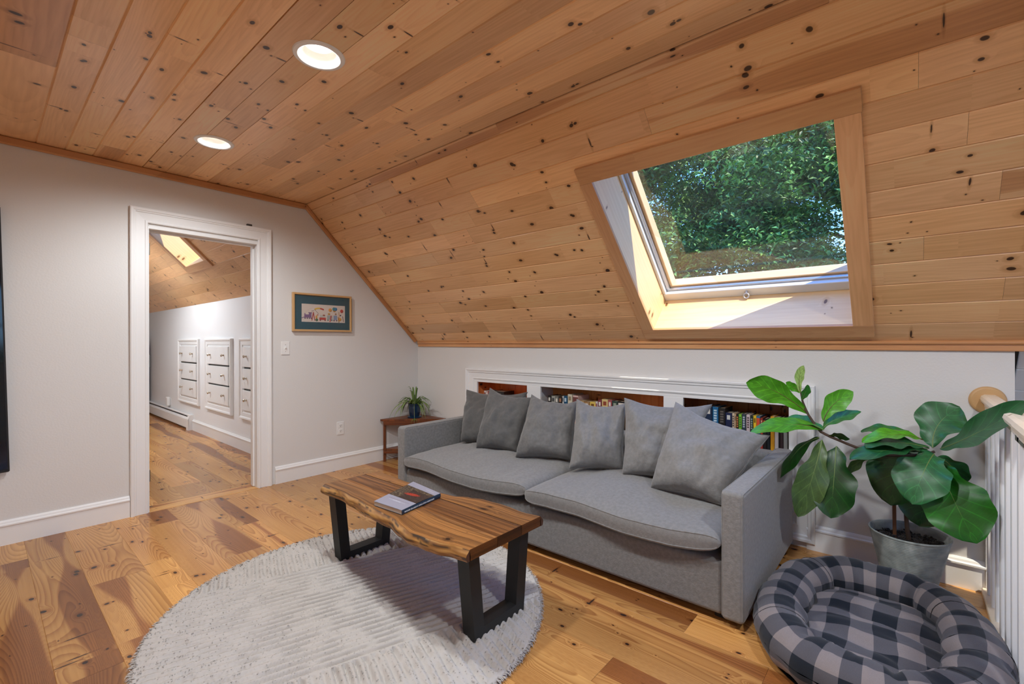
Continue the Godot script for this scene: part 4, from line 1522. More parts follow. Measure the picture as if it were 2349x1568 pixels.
func _cover_material() -> StandardMaterial3D:
	var w := 420
	var h := 540
	var im := Image.create(w, h, false, Image.FORMAT_RGB8)
	im.fill(srgb(150, 150, 164))
	var r := RandomNumberGenerator.new()
	r.seed = 9
	var n := nz(31, 0.03)
	var n2 := nz(32, 0.09)
	for y in range(90, 350):
		for x in range(0, w):
			var c := srgb(44, 36, 36)
			var a := n.get_noise_2d(x, y) + 0.6 * n2.get_noise_2d(x, y)
			if x < 150 or y < 140: c = srgb(58, 50, 44).lerp(srgb(126, 110, 84), clampf(a * 1.6 + 0.1, 0, 1))
			else: c = c.lerp(srgb(84, 70, 66), clampf(a * 1.2, 0, 1))
			im.set_pixel(x, y, c)
	# red shellfish across the middle of the photograph
	var n3 := nz(33, 0.05)
	for y in range(150, 300):
		for x in range(120, 350):
			var dx := (x - 225.0) / 90.0
			var dy := (y - 225.0 + (x - 225.0) * 0.18) / 26.0
			if dx * dx + dy * dy < 1.0 + n3.get_noise_2d(x * 2.0, y * 2.0):
				im.set_pixel(x, y, srgb(196, 66, 48).lerp(srgb(120, 34, 26), clampf(0.5 + n3.get_noise_2d(x * 3.0, y * 3.0), 0, 1)))
	# pale lines of print, too small to read in the photograph
	for q in [[60, 392, 300, 4, srgb(92, 44, 52)], [150, 414, 110, 12, srgb(206, 208, 216)], [90, 418, 50, 6, srgb(190, 192, 202)], [270, 418, 60, 6, srgb(190, 192, 202)], [250, 40, 120, 7, srgb(196, 198, 206)]]:
		var x: int = q[0]
		while x < q[0] + q[2]:
			var ww := r.randi_range(2, 6)
			im.fill_rect(Rect2i(x, q[1], ww, q[3]), q[4])
			x += ww + r.randi_range(2, 4)
	var m := mat(Color.WHITE, 0.3)
	m.albedo_texture = ImageTexture.create_from_image(im)
	m.cull_mode = BaseMaterial3D.CULL_DISABLED
	return m

# ------------------------------------------------------------------ rug
func build_rug() -> void:
	var c := Vector3(2.205, 0.0, 2.03)
	var R := 0.845
	var rug := thing("rug", "round off-white shaggy rug with carved ribs under the coffee table", "rug", c)
	var mdir := Vector2(0.317, -0.948)
	var ndir := Vector2(0.948, 0.317)
	var n1 := nz(41, 3.0)
	var n2 := nz(42, 40.0)
	# pile height at a place: ribs of three panels, the outer two turned across the middle one
	var height := func(x: float, z: float) -> float:
		var p := Vector2(x, z)
		var band := absf(p.dot(ndir) - 2.735) - 0.43
		var q := p.dot(ndir) if band < 0.0 else p.dot(mdir)
		q += n1.get_noise_2d(x, z) * 0.006
		var ph := q / 0.0365
		var f := absf(ph - roundf(ph)) * 2.0     # 0 in the groove, 1 on the crown
		var deep := clampf(0.75 + n1.get_noise_2d(x * 2.0 + 9.0, z * 2.0) * 1.2, 0.3, 1.0)
		var g := 1.0 - (1.0 - smoothstep(0.08, 0.62, f)) * deep
		return 0.003 + 0.021 * g
	var b := MB.new()
	var nr := 230
	var f := func(u: float, v: float) -> Vector3:
		var r := R * (0.002 + 0.998 * v)
		var a := u * TAU
		var x := c.x + cos(a) * r
		var z := c.z - sin(a) * r
		var y: float = height.call(x, z)
		y = lerpf(y, 0.003, smoothstep(0.993, 1.0, v))
		return Vector3(x, y + n2.get_noise_2d(x * 3.0, z * 3.0) * 0.002, z)
	b.grid(420, nr, f, true, false, true)
	obj("pile", b, M.wool, rug)
	var bkm := MB.new()
	bkm.lathe(c, [Vector2(R * 0.97, 0.0005), Vector2(R * 0.985, 0.001), Vector2(R * 0.97, 0.0035), Vector2(0.0, 0.0035)], 90)
	obj("backing", bkm, M.jute, rug)
	var fr := MB.new()
	var rf := RandomNumberGenerator.new()
	rf.seed = 8
	for i in 4200:
		var a := rf.randf() * TAU
		var outw := Vector3(cos(a), 0, -sin(a))
		var sd := Vector3(-outw.z, 0, outw.x) * rf.randf_range(0.0014, 0.0026)
		var p0 := c + outw * R * rf.randf_range(0.978, 0.998) + Vector3(0, rf.randf_range(0.010, 0.019), 0)
		var p1 := p0 + outw * rf.randf_range(0.006, 0.014) + sd * rf.randf_range(-3.0, 3.0) + Vector3(0, rf.randf_range(-0.002, 0.004), 0)
		var p2 := p1 + outw * rf.randf_range(0.003, 0.010) + sd * rf.randf_range(-3.0, 3.0) - Vector3(0, rf.randf_range(0.004, 0.010), 0)
		p2.y = maxf(p2.y, 0.003)
		var k := rf.randf_range(0.9, 1.0)
		fr.col = Color(k, k, k)
		fr.quad(p0 - sd, p0 + sd, p1 + sd, p1 - sd)
		fr.tri(p1 - sd, p1 + sd, p2)
	for k in fr.N.size(): fr.N[k] = (fr.N[k] * 0.2 + Vector3.UP).normalized()
	obj("fringe", fr, M.wool, rug).set_meta("kind", "stuff")
	# yarn tufts standing in the pile, and the longer fringe round the rim
	var tuft := MB.new()
	for k in 5:
		var a := k * TAU / 5 + 0.3
		var o := Vector3(cos(a), 0, sin(a)) * 0.0022
		var tip := Vector3(cos(a + 0.5), 0, sin(a + 0.5)) * 0.006 + Vector3(0, 0.010, 0)
		var sd := Vector3(-sin(a), 0, cos(a)) * 0.0013
		var midp := o.lerp(tip, 0.55) + Vector3(0, 0.0015, 0)
		tuft.quad(o - sd, o + sd, midp + sd, midp - sd)
		tuft.tri(midp - sd, midp + sd, tip)
		var bk := (tip - o).cross(sd).normalized() * 0.0003
		tuft.quad(o + sd + bk, o - sd + bk, midp - sd + bk, midp + sd + bk)
		tuft.tri(midp + sd + bk, midp - sd + bk, tip + bk)
	for k in tuft.N.size():
		if tuft.N[k].y >= 0.0: tuft.N[k] = (tuft.N[k] + Vector3.UP * 0.8).normalized()
	var tm := tuft.mesh()
	var r := RandomNumberGenerator.new()
	r.seed = 77
	var xs := []
	for i in 24000:
		var rr := R * sqrt(r.randf())
		var a := r.randf() * TAU
		var p := Vector2(c.x + cos(a) * rr, c.z - sin(a) * rr)
		var h: float = height.call(p.x, p.y)
		if h < 0.0225: continue
		var lean := Basis(Vector3(r.randf_range(-1, 1), 0, r.randf_range(-1, 1)).normalized(), r.randf_range(0.0, 0.7))
		xs.append([Transform3D(lean * Basis(Vector3.UP, r.randf() * TAU) * Basis.from_scale(Vector3.ONE * r.randf_range(0.30, 0.55)), Vector3(p.x, h - 0.003, p.y) - c), r.randf_range(0.94, 1.0)])
	for i in 0:
		var a := r.randf() * TAU
		var rr := R * r.randf_range(0.975, 1.0)
		var outw := Vector3(cos(a), 0, -sin(a))
		var lean := Basis(outw.cross(Vector3.UP).normalized() * -1.0, r.randf_range(0.7, 1.35))
		xs.append([Transform3D(lean * Basis(Vector3.UP, r.randf() * TAU) * Basis.from_scale(Vector3(1.3, r.randf_range(2.0, 3.4), 1.3)), outw * rr + Vector3(0, r.randf_range(0.004, 0.014), 0)), r.randf_range(0.94, 1.06)])
	var mm := MultiMesh.new()
	mm.transform_format = MultiMesh.TRANSFORM_3D
	mm.use_colors = true
	mm.mesh = tm
	mm.instance_count = xs.size()
	for i in xs.size():
		mm.set_instance_transform(i, xs[i][0])
		mm.set_instance_color(i, Color(xs[i][1], xs[i][1], xs[i][1]))
	var mi := MultiMeshInstance3D.new()
	mi.name = "yarn_tufts"
	mi.multimesh = mm
	mi.material_override = M.wool
	mi.set_meta("kind", "stuff")
	rug.add_child(mi, true)

# ------------------------------------------------------------------ dog bed
func build_dog_bed() -> void:
	var c := Vector3(4.045, 0, 0.875)
	var bed := thing("dog_bed", "oval grey and black buffalo plaid dog bed beside the sofa", "dog bed", c)
	var n1 := nz(61, 2.5)
	var n2 := nz(62, 7.0)
	var A := 0.300
	var B := 0.425
	var ex := 2.6
	var ring := func(a: float, grow: float) -> Vector3:
		var ca := cos(a); var sa := sin(a)
		var k := pow(pow(absf(ca), ex) + pow(absf(sa), ex), -1.0 / ex)
		return Vector3(ca * k * (A + grow), 0, -sa * k * (B + grow))
	var bol := MB.new()
	var rad := 0.088
	var folds := [0.55, 1.05, 2.25, 2.75, 3.35, 4.1, 5.0, 5.75, 6.1]
	var f := func(u: float, v: float) -> Vector3:
		var a := u * TAU
		var p: Vector3 = ring.call(a, 0.0)
		var q: Vector3 = ring.call(a + 0.01, 0.0)
		var tng := (q - p).normalized()
		var outw := tng.cross(Vector3.UP)
		var w := v * TAU
		var pinch := 0.0
		for t in folds:
			var d := absf(wrapf(a - t, -PI, PI))
			pinch = maxf(pinch, exp(-d * d * 220.0))
		var inner := 0.5 - 0.5 * cos(w)
		var rr := rad * (1.0 + 0.10 * n1.get_noise_2d(cos(a) * 1.3, sin(a) * 1.3 + w * 0.10) + 0.05 * n2.get_noise_2d(a * 0.8, w * 0.12) - 0.26 * pinch * inner - 0.04 * pinch)
		var y := 0.083 + sin(w) * rr * 0.98
		y = maxf(y, 0.002)
		return c + p + outw * cos(w) * rr * 1.08 + Vector3(0, y, 0)
	bol.grid(200, 34, f, true, true)
	var len_ := 2.0 * PI * sqrt((A * A + B * B) / 2.0) * 1.06
	for i in bol.U.size(): bol.U[i] = Vector2(bol.U[i].x * roundf(len_ / 0.136), bol.U[i].y * 4.0 + 0.15)
	obj("bolster", bol, M.plaid, bed)
	# seams across the bolster
	var sm := MB.new()
	for a in [0.62, 2.38, 3.72, 5.62]:
		var pts := []
		for k in 15:
			pts.append(f.call(a / TAU, k / 28.0) + Vector3(0, 0.0008, 0))
		sm.tube(pts, [0.0013], 5)
	obj("seam", sm, M.seam_dark, bed)
	var cu := MB.new()
	var g := func(u: float, v: float) -> Vector3:
		var a := u * TAU
		var p: Vector3 = ring.call(a, -0.02) * v
		var h := 0.028 + 0.075 * pow(maxf(0.0, 1.0 - pow(v, 3.2)), 0.7)
		# two long creases across the cushion
		var cr := 0.0
		for q in [[-0.06, 0.25, 0.026], [0.17, 0.35, 0.022], [-0.24, 0.2, 0.010]]:
			var d: float = p.z - q[0] - p.x * q[1] + 0.02 * n1.get_noise_1d(p.x * 1.5)
			cr += q[2] * exp(-d * d * 900.0)
		h -= cr * (1.0 - v * 0.4)
		h += 0.012 * n1.get_noise_2d(p.x * 1.2, p.z * 1.2) + 0.006 * n2.get_noise_2d(p.x * 0.5, p.z * 1.6)
		return c + p + Vector3(0, maxf(h, 0.01), 0)
	cu.grid(120, 40, g, true, false, true)
	for i in cu.U.size():
		var p := cu.P[i]
		cu.U[i] = Vector2((p.x + 0.02 * n1.get_noise_2d(p.x, p.z)) / 0.150, (p.z + 0.02 * n1.get_noise_2d(p.x + 4.0, p.z)) / 0.150)
	obj("inner_cushion", cu, M.plaid, bed)
	var un := MB.new()
	un.grid(60, 1, func(u, v): return c + ring.call(u * TAU, 0.05) * v + Vector3(0, 0.003, 0))
	obj("underside", un, M.bezel, bed)
# ------------------------------------------------------------------ fiddle-leaf fig
const LEAF_TINT := {"bright": [92, 168, 40], "green": [36, 116, 32], "dark": [34, 84, 32], "mid": [58, 130, 50], "blue": [46, 108, 68], "dull": [84, 112, 60], "pale": [166, 196, 124]}  # bright and blue put backlight and sky sheen into the leaf colour

func _leaf(p: Node3D, base: Vector3, ctrl: Vector3, tip: Vector3, W: float, ang: float, kind: String) -> void:
	var view := Vector3(0.02, 0.18, 0.98).normalized()
	var q := func(t: float) -> Vector3: return base.lerp(ctrl, t).lerp(ctrl.lerp(tip, t), t)
	var r := RandomNumberGenerator.new()
	r.seed = int(absf(tip.x * 1000.0) + absf(tip.y * 777.0))
	var ph := r.randf() * TAU
	var cup := r.randf_range(0.10, 0.24)
	var wav := r.randf_range(0.004, 0.009) * clampf(W / 0.14, 0.4, 1.3)
	var rad := deg_to_rad(absf(ang))
	var frame := func(t: float) -> Array:
		var T: Vector3 = (q.call(minf(t + 0.02, 1.0)) - q.call(maxf(t - 0.02, 0.0))).normalized()
		var n0 := (view - T * view.dot(T)).normalized()
		var a0 := T.cross(n0)
		var na := n0 * cos(rad) - a0 * sin(rad)
		var nb := n0 * cos(rad) + a0 * sin(rad)
		var n := na
		if (ang < 0.0) == (nb.y > na.y): n = nb
		return [T, n, T.cross(n)]
	var f := func(u: float, v: float) -> Vector3:
		var t := u
		var s := (v - 0.5) * 2.0
		var fr: Array = frame.call(t)
		var w := pow(maxf(0.0, sin(PI * pow(t, 1.32))), 0.62) * (1.0 - 0.30 * exp(-pow((t - 0.30) / 0.13, 2.0)))
		w = maxf(w, 0.02) * W * 0.5 * (1.0 + 0.045 * sin(t * 21.0 + ph) * absf(s))
		var c: Vector3 = q.call(t)
		return c + fr[2] * s * w + fr[1] * (cup * s * s * w + wav * sin(t * 17.0 + ph + s) * s * s)
	var b := MB.new()
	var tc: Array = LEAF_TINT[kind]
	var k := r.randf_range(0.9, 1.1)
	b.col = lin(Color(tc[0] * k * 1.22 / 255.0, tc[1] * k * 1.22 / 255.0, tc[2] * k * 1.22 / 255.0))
	b.grid(26, 12, f)
	for i in b.U.size(): b.U[i] = Vector2(b.U[i].y, b.U[i].x)
	var o := obj("leaf", b, M.leaf, p)
	# raised midrib and leaf stalk
	var m := MB.new()
	var pts := []
	for i in 13:
		var t := i / 12.0 * 0.94
		var fr: Array = frame.call(t)
		pts.append(q.call(t) - fr[1] * 0.0012)
	m.col = lin(Color(0.42, 0.50, 0.26)) if kind != "bright" else lin(Color(0.36, 0.30, 0.14))
	m.tube(pts, [0.0030, 0.0030, 0.0028, 0.0026, 0.0024, 0.0022, 0.0020, 0.0018, 0.0016, 0.0014, 0.0012, 0.0010, 0.0008], 6)
	obj("midrib", m, M.spider, o)

func build_fig() -> void:
	var c := Vector3(4.158, 0.0, 0.27)
	var pot := thing("plant_pot", "round mottled grey plant pot holding the fiddle-leaf fig", "plant pot", c)
	var b := MB.new()
	var prof := [Vector2(0.0, 0.0), Vector2(0.086, 0.0)]
	for k in 73:
		var y := 0.004 + k / 72.0 * 0.292
		var rr := 0.089 + (0.1535 - 0.089) * (y / 0.30)
		prof.append(Vector2(rr + (0.0005 if k % 2 == 0 and k > 30 else 0.0), y))
	prof.append_array([Vector2(0.1555, 0.299), Vector2(0.1555, 0.304), Vector2(0.1525, 0.306), Vector2(0.1495, 0.304), Vector2(0.1465, 0.296), Vector2(0.138, 0.235)])
	b.lathe(c, prof, 72)
	obj("body", b, M.pot, pot)
	var p := thing("fiddle_leaf_fig", "fiddle-leaf fig with large glossy leaves leaning from the grey pot", "plant", c)
	var n := nz(71, 14.0)
	var sb := MB.new()
	sb.grid(40, 14, func(u, v): return c + Vector3(cos(u * TAU) * 0.143 * v, 0.252 + 0.012 * (1.0 - v) + n.get_noise_2d(cos(u * TAU) * v * 1.5, sin(u * TAU) * v * 1.5) * 0.010, -sin(u * TAU) * 0.143 * v), true)
	obj("soil", sb, M.soil, p)
	var chip := MB.new()
	chip.box(Vector3(-0.006, -0.002, -0.003), Vector3(0.006, 0.002, 0.003), 0.001)
	var mm := MultiMesh.new()
	mm.transform_format = MultiMesh.TRANSFORM_3D
	mm.mesh = chip.mesh()
	mm.instance_count = 700
	var r := RandomNumberGenerator.new()
	r.seed = 5
	for i in 700:
		var a := r.randf() * TAU
		var d := 0.136 * sqrt(r.randf())
		var bs := Basis.from_euler(Vector3(r.randf() * 3, r.randf() * 6, r.randf() * 3)).scaled(Vector3.ONE * r.randf_range(0.5, 1.3))
		mm.set_instance_transform(i, Transform3D(bs, Vector3(cos(a) * d, 0.263 + r.randf_range(-0.006, 0.006), sin(a) * d)))
	var mi := MultiMeshInstance3D.new()
	mi.name = "bark_chips"
	mi.multimesh = mm
	mi.material_override = M.bark_chip
	mi.set_meta("kind", "stuff")
	p.add_child(mi, true)
	var st := MB.new()
	st.tube([V(4.160, 0.25, 0.275), V(4.152, 0.32, 0.272), V(4.146, 0.42, 0.27), V(4.150, 0.54, 0.28), V(4.172, 0.63, 0.30), V(4.214, 0.695, 0.33), V(4.248, 0.718, 0.34)], [0.010, 0.009, 0.0085, 0.008, 0.0075, 0.0065, 0.006], 10)
	obj("stem", st, M.stem, p)
	st = MB.new()
	st.tube([V(4.214, 0.697, 0.33), V(4.15, 0.678, 0.315), V(4.084, 0.671, 0.32), V(4.005, 0.684, 0.36), V(3.935, 0.711, 0.38), V(3.855, 0.741, 0.38), V(3.816, 0.758, 0.37), V(3.790, 0.787, 0.36), V(3.753, 0.846, 0.35), V(3.730, 0.905, 0.34), V(3.720, 0.950, 0.33)], [0.0070, 0.0070, 0.0068, 0.0065, 0.0065, 0.0068, 0.0070, 0.006, 0.0055, 0.005, 0.0035], 10)
	obj("branch", st, M.stem, p)
	st = MB.new()
	st.fbox(V(4.098, 0.235, 0.244), Vector3(0.015, 0, 0), Vector3(-0.005, 0.47, 0.02), Vector3(0, -0.0006, 0.015), 0.002)
	obj("stake", st, M.stake, p)
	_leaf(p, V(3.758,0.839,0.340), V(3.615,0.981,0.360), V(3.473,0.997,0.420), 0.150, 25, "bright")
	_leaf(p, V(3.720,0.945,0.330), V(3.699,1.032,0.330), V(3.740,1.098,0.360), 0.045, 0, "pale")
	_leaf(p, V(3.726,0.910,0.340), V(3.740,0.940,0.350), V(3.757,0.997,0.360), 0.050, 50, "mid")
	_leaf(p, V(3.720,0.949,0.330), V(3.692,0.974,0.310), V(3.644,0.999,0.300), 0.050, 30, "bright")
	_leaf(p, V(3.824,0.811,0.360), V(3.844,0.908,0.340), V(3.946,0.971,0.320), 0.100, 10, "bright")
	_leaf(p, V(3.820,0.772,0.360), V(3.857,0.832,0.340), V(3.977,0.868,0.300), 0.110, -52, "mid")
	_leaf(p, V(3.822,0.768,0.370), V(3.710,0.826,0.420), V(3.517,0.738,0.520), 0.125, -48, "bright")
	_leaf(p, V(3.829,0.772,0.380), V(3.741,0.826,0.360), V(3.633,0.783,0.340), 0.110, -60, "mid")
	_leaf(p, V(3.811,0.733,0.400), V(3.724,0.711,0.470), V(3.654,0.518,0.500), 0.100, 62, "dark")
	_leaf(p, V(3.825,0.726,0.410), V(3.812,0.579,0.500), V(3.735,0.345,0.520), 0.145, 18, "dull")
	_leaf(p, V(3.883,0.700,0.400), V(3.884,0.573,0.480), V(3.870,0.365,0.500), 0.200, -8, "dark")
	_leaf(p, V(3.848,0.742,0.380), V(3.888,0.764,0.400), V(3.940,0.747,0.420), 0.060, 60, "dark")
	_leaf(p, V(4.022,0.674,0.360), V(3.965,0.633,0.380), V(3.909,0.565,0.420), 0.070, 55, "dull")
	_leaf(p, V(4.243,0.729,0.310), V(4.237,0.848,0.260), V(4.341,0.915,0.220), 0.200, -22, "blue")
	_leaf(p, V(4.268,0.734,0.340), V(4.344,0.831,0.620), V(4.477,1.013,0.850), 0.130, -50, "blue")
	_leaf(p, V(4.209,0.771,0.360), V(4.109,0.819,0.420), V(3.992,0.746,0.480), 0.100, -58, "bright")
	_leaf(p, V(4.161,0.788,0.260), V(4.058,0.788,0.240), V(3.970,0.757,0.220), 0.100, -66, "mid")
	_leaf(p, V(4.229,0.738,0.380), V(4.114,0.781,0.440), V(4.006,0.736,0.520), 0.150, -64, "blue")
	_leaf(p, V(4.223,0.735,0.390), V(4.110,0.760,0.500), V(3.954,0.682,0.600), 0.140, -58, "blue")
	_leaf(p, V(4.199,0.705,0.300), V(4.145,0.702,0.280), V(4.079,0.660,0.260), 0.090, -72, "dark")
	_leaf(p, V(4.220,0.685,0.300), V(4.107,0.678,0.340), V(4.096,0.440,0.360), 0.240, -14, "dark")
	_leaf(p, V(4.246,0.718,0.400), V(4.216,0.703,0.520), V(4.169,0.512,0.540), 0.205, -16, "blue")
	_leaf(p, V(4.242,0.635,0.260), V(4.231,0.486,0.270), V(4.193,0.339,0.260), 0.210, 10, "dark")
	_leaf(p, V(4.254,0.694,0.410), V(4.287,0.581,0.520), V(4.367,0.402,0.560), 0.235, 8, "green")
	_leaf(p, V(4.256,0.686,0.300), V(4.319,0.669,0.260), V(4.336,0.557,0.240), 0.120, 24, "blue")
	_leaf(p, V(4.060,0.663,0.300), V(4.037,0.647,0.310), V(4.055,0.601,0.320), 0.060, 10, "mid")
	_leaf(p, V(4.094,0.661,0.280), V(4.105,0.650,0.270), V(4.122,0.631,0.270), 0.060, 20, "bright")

# ------------------------------------------------------------------ corner table and spider plant
func build_corner() -> void:
	var t := thing("corner_table", "small dark wood triangular corner table behind the sofa arm", "table", Vector3(0.2, 0, 0.2))
	var poly := PackedVector2Array([Vector2(0.03, 0.03), Vector2(0.505, 0.03), Vector2(0.505, 0.055), Vector2(0.055, 0.505), Vector2(0.03, 0.505)])
	var swap := PackedVector2Array()
	for p in poly: swap.append(Vector2(p.y, p.x))
	for q in [["tabletop", 0.413, 0.019, 1.0], ["shelf", 0.105, 0.016, 0.93]]:
		var b := MB.new()
		var pl := PackedVector2Array()
		for p in swap: pl.append((p - Vector2(0.03, 0.03)) * q[3] + Vector2(0.03, 0.03))
		b.prism(pl, Vector3(0, q[1], 0), Vector3.BACK, Vector3.RIGHT, Vector3(0, q[2], 0), Vector2(0.1, 0.05), Vector2(0.6, 0.5))
		obj(q[0], b, M.walnut, t)
	for q in [[Vector3(0.058, 0, 0.478)], [Vector3(0.478, 0, 0.058)], [Vector3(0.052, 0, 0.052)]]:
		var b := MB.new()
		var c: Vector3 = q[0]
		b.fbox(c + Vector3(0, 0.0, -0.026), Vector3(0.0184, 0, 0.0184) * 1.0, Vector3(0, 0.413, 0), Vector3(-0.0184, 0, 0.0184), 0.002)
		obj("leg", b, M.walnut, t)
	for y in [0.372, 0.082]:
		var b := MB.new()
		b.fbox(Vector3(0.485, y, 0.062), Vector3(-0.424, 0, 0.424), Vector3(0, 0.040 if y > 0.2 else 0.024, 0), Vector3(0.012, 0, 0.012), 0.0015)
		obj("apron", b, M.walnut, t)
	for q in [[Vector3(0.034, 0.385, 0.06), Vector3(0.046, 0.413, 0.46)], [Vector3(0.06, 0.385, 0.034), Vector3(0.46, 0.413, 0.046)]]:
		var b := MB.new()
		b.box(q[0], q[1])
		obj("apron", b, M.walnut, t)
	var c := Vector3(0.205, 0.432, 0.205)
	var pot := thing("ceramic_pot", "small glazed dark blue pot on the corner table", "plant pot", c)
	var b := MB.new()
	b.lathe(c, [Vector2(0, 0.0), Vector2(0.070, 0.0), Vector2(0.074, 0.010), Vector2(0.066, 0.016), Vector2(0.050, 0.018), Vector2(0.052, 0.024), Vector2(0.060, 0.06), Vector2(0.063, 0.10), Vector2(0.061, 0.128), Vector2(0.066, 0.134), Vector2(0.067, 0.146), Vector2(0.062, 0.149), Vector2(0.057, 0.144), Vector2(0.055, 0.12)], 40)
	obj("body", b, M.blue_pot, pot)
	var sp := thing("spider_plant", "spider plant with arching striped leaves in the small blue pot", "plant", c)
	var sb := MB.new()
	sb.lathe(c, [Vector2(0.0, 0.128), Vector2(0.056, 0.126)], 24)
	_flip(sb)
	obj("soil", sb, M.soil, sp)
	var r := RandomNumberGenerator.new()
	r.seed = 31
	for k in 58:
		var a := r.randf() * TAU
		var reach := r.randf_range(0.12, 0.30)
		var rise := r.randf_range(0.05, 0.14)
		var drop := r.randf_range(-0.02, 0.20) * reach / 0.2
		if k % 7 == 0:
			reach = r.randf_range(0.03, 0.07)
			rise = r.randf_range(0.12, 0.20)
			drop = -0.10
		# the wall side has less room
		var dir := Vector3(cos(a), 0, sin(a))
		if dir.x < -0.2 or dir.z < -0.2: reach = minf(reach, 0.15)
		var p0 := c + dir * 0.02 + Vector3(0, 0.13, 0)
		var p1 := c + dir * reach * 0.45 + Vector3(0, 0.135 + rise, 0)
		var p2 := c + dir * reach * 0.95 + Vector3(0, 0.13 + rise * 0.9 - drop * 0.3, 0)
		var p3 := c + dir * reach * 1.12 + Vector3(0, maxf(0.13 + rise * 0.4 - drop, 0.012), 0)
		var side := dir.cross(Vector3.UP)
		var w := r.randf_range(0.006, 0.010)
		var lf := MB.new()
		var g := func(u: float, v: float) -> Vector3:
			var q := p0.bezier_interpolate(p1, p2, p3, u)
			var ww := w * (0.55 + 0.9 * sin(PI * pow(u, 0.7)) * 0.6) * (1.0 - pow(u, 4.0))
			return q + side * (v - 0.5) * 2.0 * ww + Vector3(0, absf(v - 0.5) * w * 0.8, 0)
		lf.grid(12, 4, g)
		var lo := lin(Color(0.34, 0.46, 0.20))
		var hi := lin(Color(0.76, 0.82, 0.54))
		for i in lf.C.size(): lf.C[i] = lo if absf(lf.U[i].y - 0.5) > 0.2 else lo.lerp(hi, 0.75)
		obj("leaf", lf, M.spider, sp)
	# one plantlet hanging over the table front
	var ro := MB.new()
	var rp := [c + Vector3(0.01, 0.14, 0.01), c + Vector3(0.06, 0.18, 0.05), c + Vector3(0.115, 0.10, 0.09), c + Vector3(0.13, -0.005, 0.10)]
	ro.col = lin(Color(0.56, 0.62, 0.36))
	ro.tube(rp, [0.0016], 6)
	obj("runner", ro, M.spider, sp)
	for k in 9:
		var a := k * TAU / 9
		var lf := MB.new()
		lf.col = lin(Color(0.44, 0.56, 0.26))
		var d := Vector3(cos(a), 0.0, sin(a))
		var g := func(u: float, v: float) -> Vector3:
			return rp[3] + d * u * 0.05 + Vector3(0, 0.02 * sin(u * PI) - 0.03 * u * u, 0) + d.cross(Vector3.UP) * (v - 0.5) * 0.006 * (1.0 - u * u)
		lf.grid(6, 2, g)
		obj("leaf", lf, M.spider, sp)

# ------------------------------------------------------------------ built-in bookcase
const BAYS := [[0.939, 1.568], [1.719, 2.826], [2.967, 3.607]]

func build_bookcase() -> void:
	var k := thing("bookcase", "low white built-in bookcase in the knee wall behind the sofa", "bookcase", Vector3(2.25, 0.13, 0))
	var prof := [Vector2(0, 0), Vector2(0, 0.010), Vector2(0.010, 0.014), Vector2(0.016, 0.010), Vector2(0.062, 0.014), Vector2(0.068, 0.022), Vector2(0.080, 0.023), Vector2(0.086, 0.030), Vector2(0.098, 0.032), Vector2(0.102, 0.026), Vector2(0.102, 0)]
	var b := MB.new()
	frame_sweep(b, rect_path(0.897, 0.142, 3.640, 0.862), true, prof, Vector3(0, 0, 0.001), Vector3.RIGHT, Vector3.UP, Vector3.BACK)
	obj("casing", b, M.white, k)
	b = MB.new()
	b.box(Vector3(0.88, 0.835, -0.015), Vector3(3.65, 0.865, 0.006), 0.002)
	b.box(Vector3(0.88, 0.135, -0.015), Vector3(3.65, 0.165, 0.006), 0.002)
	obj("rail", b, M.white, k)
	for x in [[0.88, 0.939], [1.568, 1.719], [2.826, 2.967], [3.607, 3.65]]:
		b = MB.new()
		b.box(Vector3(x[0], 0.165, -0.015), Vector3(x[1], 0.835, 0.006), 0.002)
		obj("stile", b, M.white, k)
	var bay_tint := [lin(Color(0.98, 0.72, 0.54)), lin(Color(0.96, 0.86, 0.74)), lin(Color(0.70, 0.58, 0.50))]  # wood stain per bay; the last is darkened partly for shade
	for i in 3:
		var x0: float = BAYS[i][0]
		var x1: float = BAYS[i][1]
		var n := int((x1 - x0 + 0.10) / 0.062)
		for j in n:
			var wd := (x1 - x0 + 0.10) / n
			plank(k, "back_board", Vector3(x0 - 0.05 + j * wd, 0.13, -0.245), Vector3.UP, Vector3.RIGHT, Vector3.BACK, 0.75, wd, 0.012, 0.004, M.pine, CEIL_N, rng.randi_range(0, CEIL_N - 1), rng.randf(), bay_tint[i])
		for s in 2:
			var xx := x0 - 0.06 if s == 0 else x1 + 0.042
			var sb := MB.new()
			sb.col = bay_tint[i]
			sb.box(Vector3(xx, 0.13, -0.25), Vector3(xx + 0.018, 0.88, -0.014))
			for q in sb.U.size(): sb.U[q] = Vector2(sb.P[q].y / 2.4, 0.02 + 0.03 * (sb.P[q].z + 0.25) * 8.0)
			obj("side_panel", sb, M.white if (i == 1 and s == 0) else M.pine, k)
		for y in [0.512, 0.845, 0.148]:
			var sh := MB.new()
			sh.col = bay_tint[i]
			sh.box(Vector3(x0 - 0.045, y, -0.245), Vector3(x1 + 0.045, y + 0.018, -0.016), 0.001)
			for q in sh.U.size(): sh.U[q] = Vector2(sh.P[q].x / 2.4, 0.3 + 0.03 * (sh.P[q].z + 0.25) * 8.0)
			obj("shelf", sh, M.pine, k)

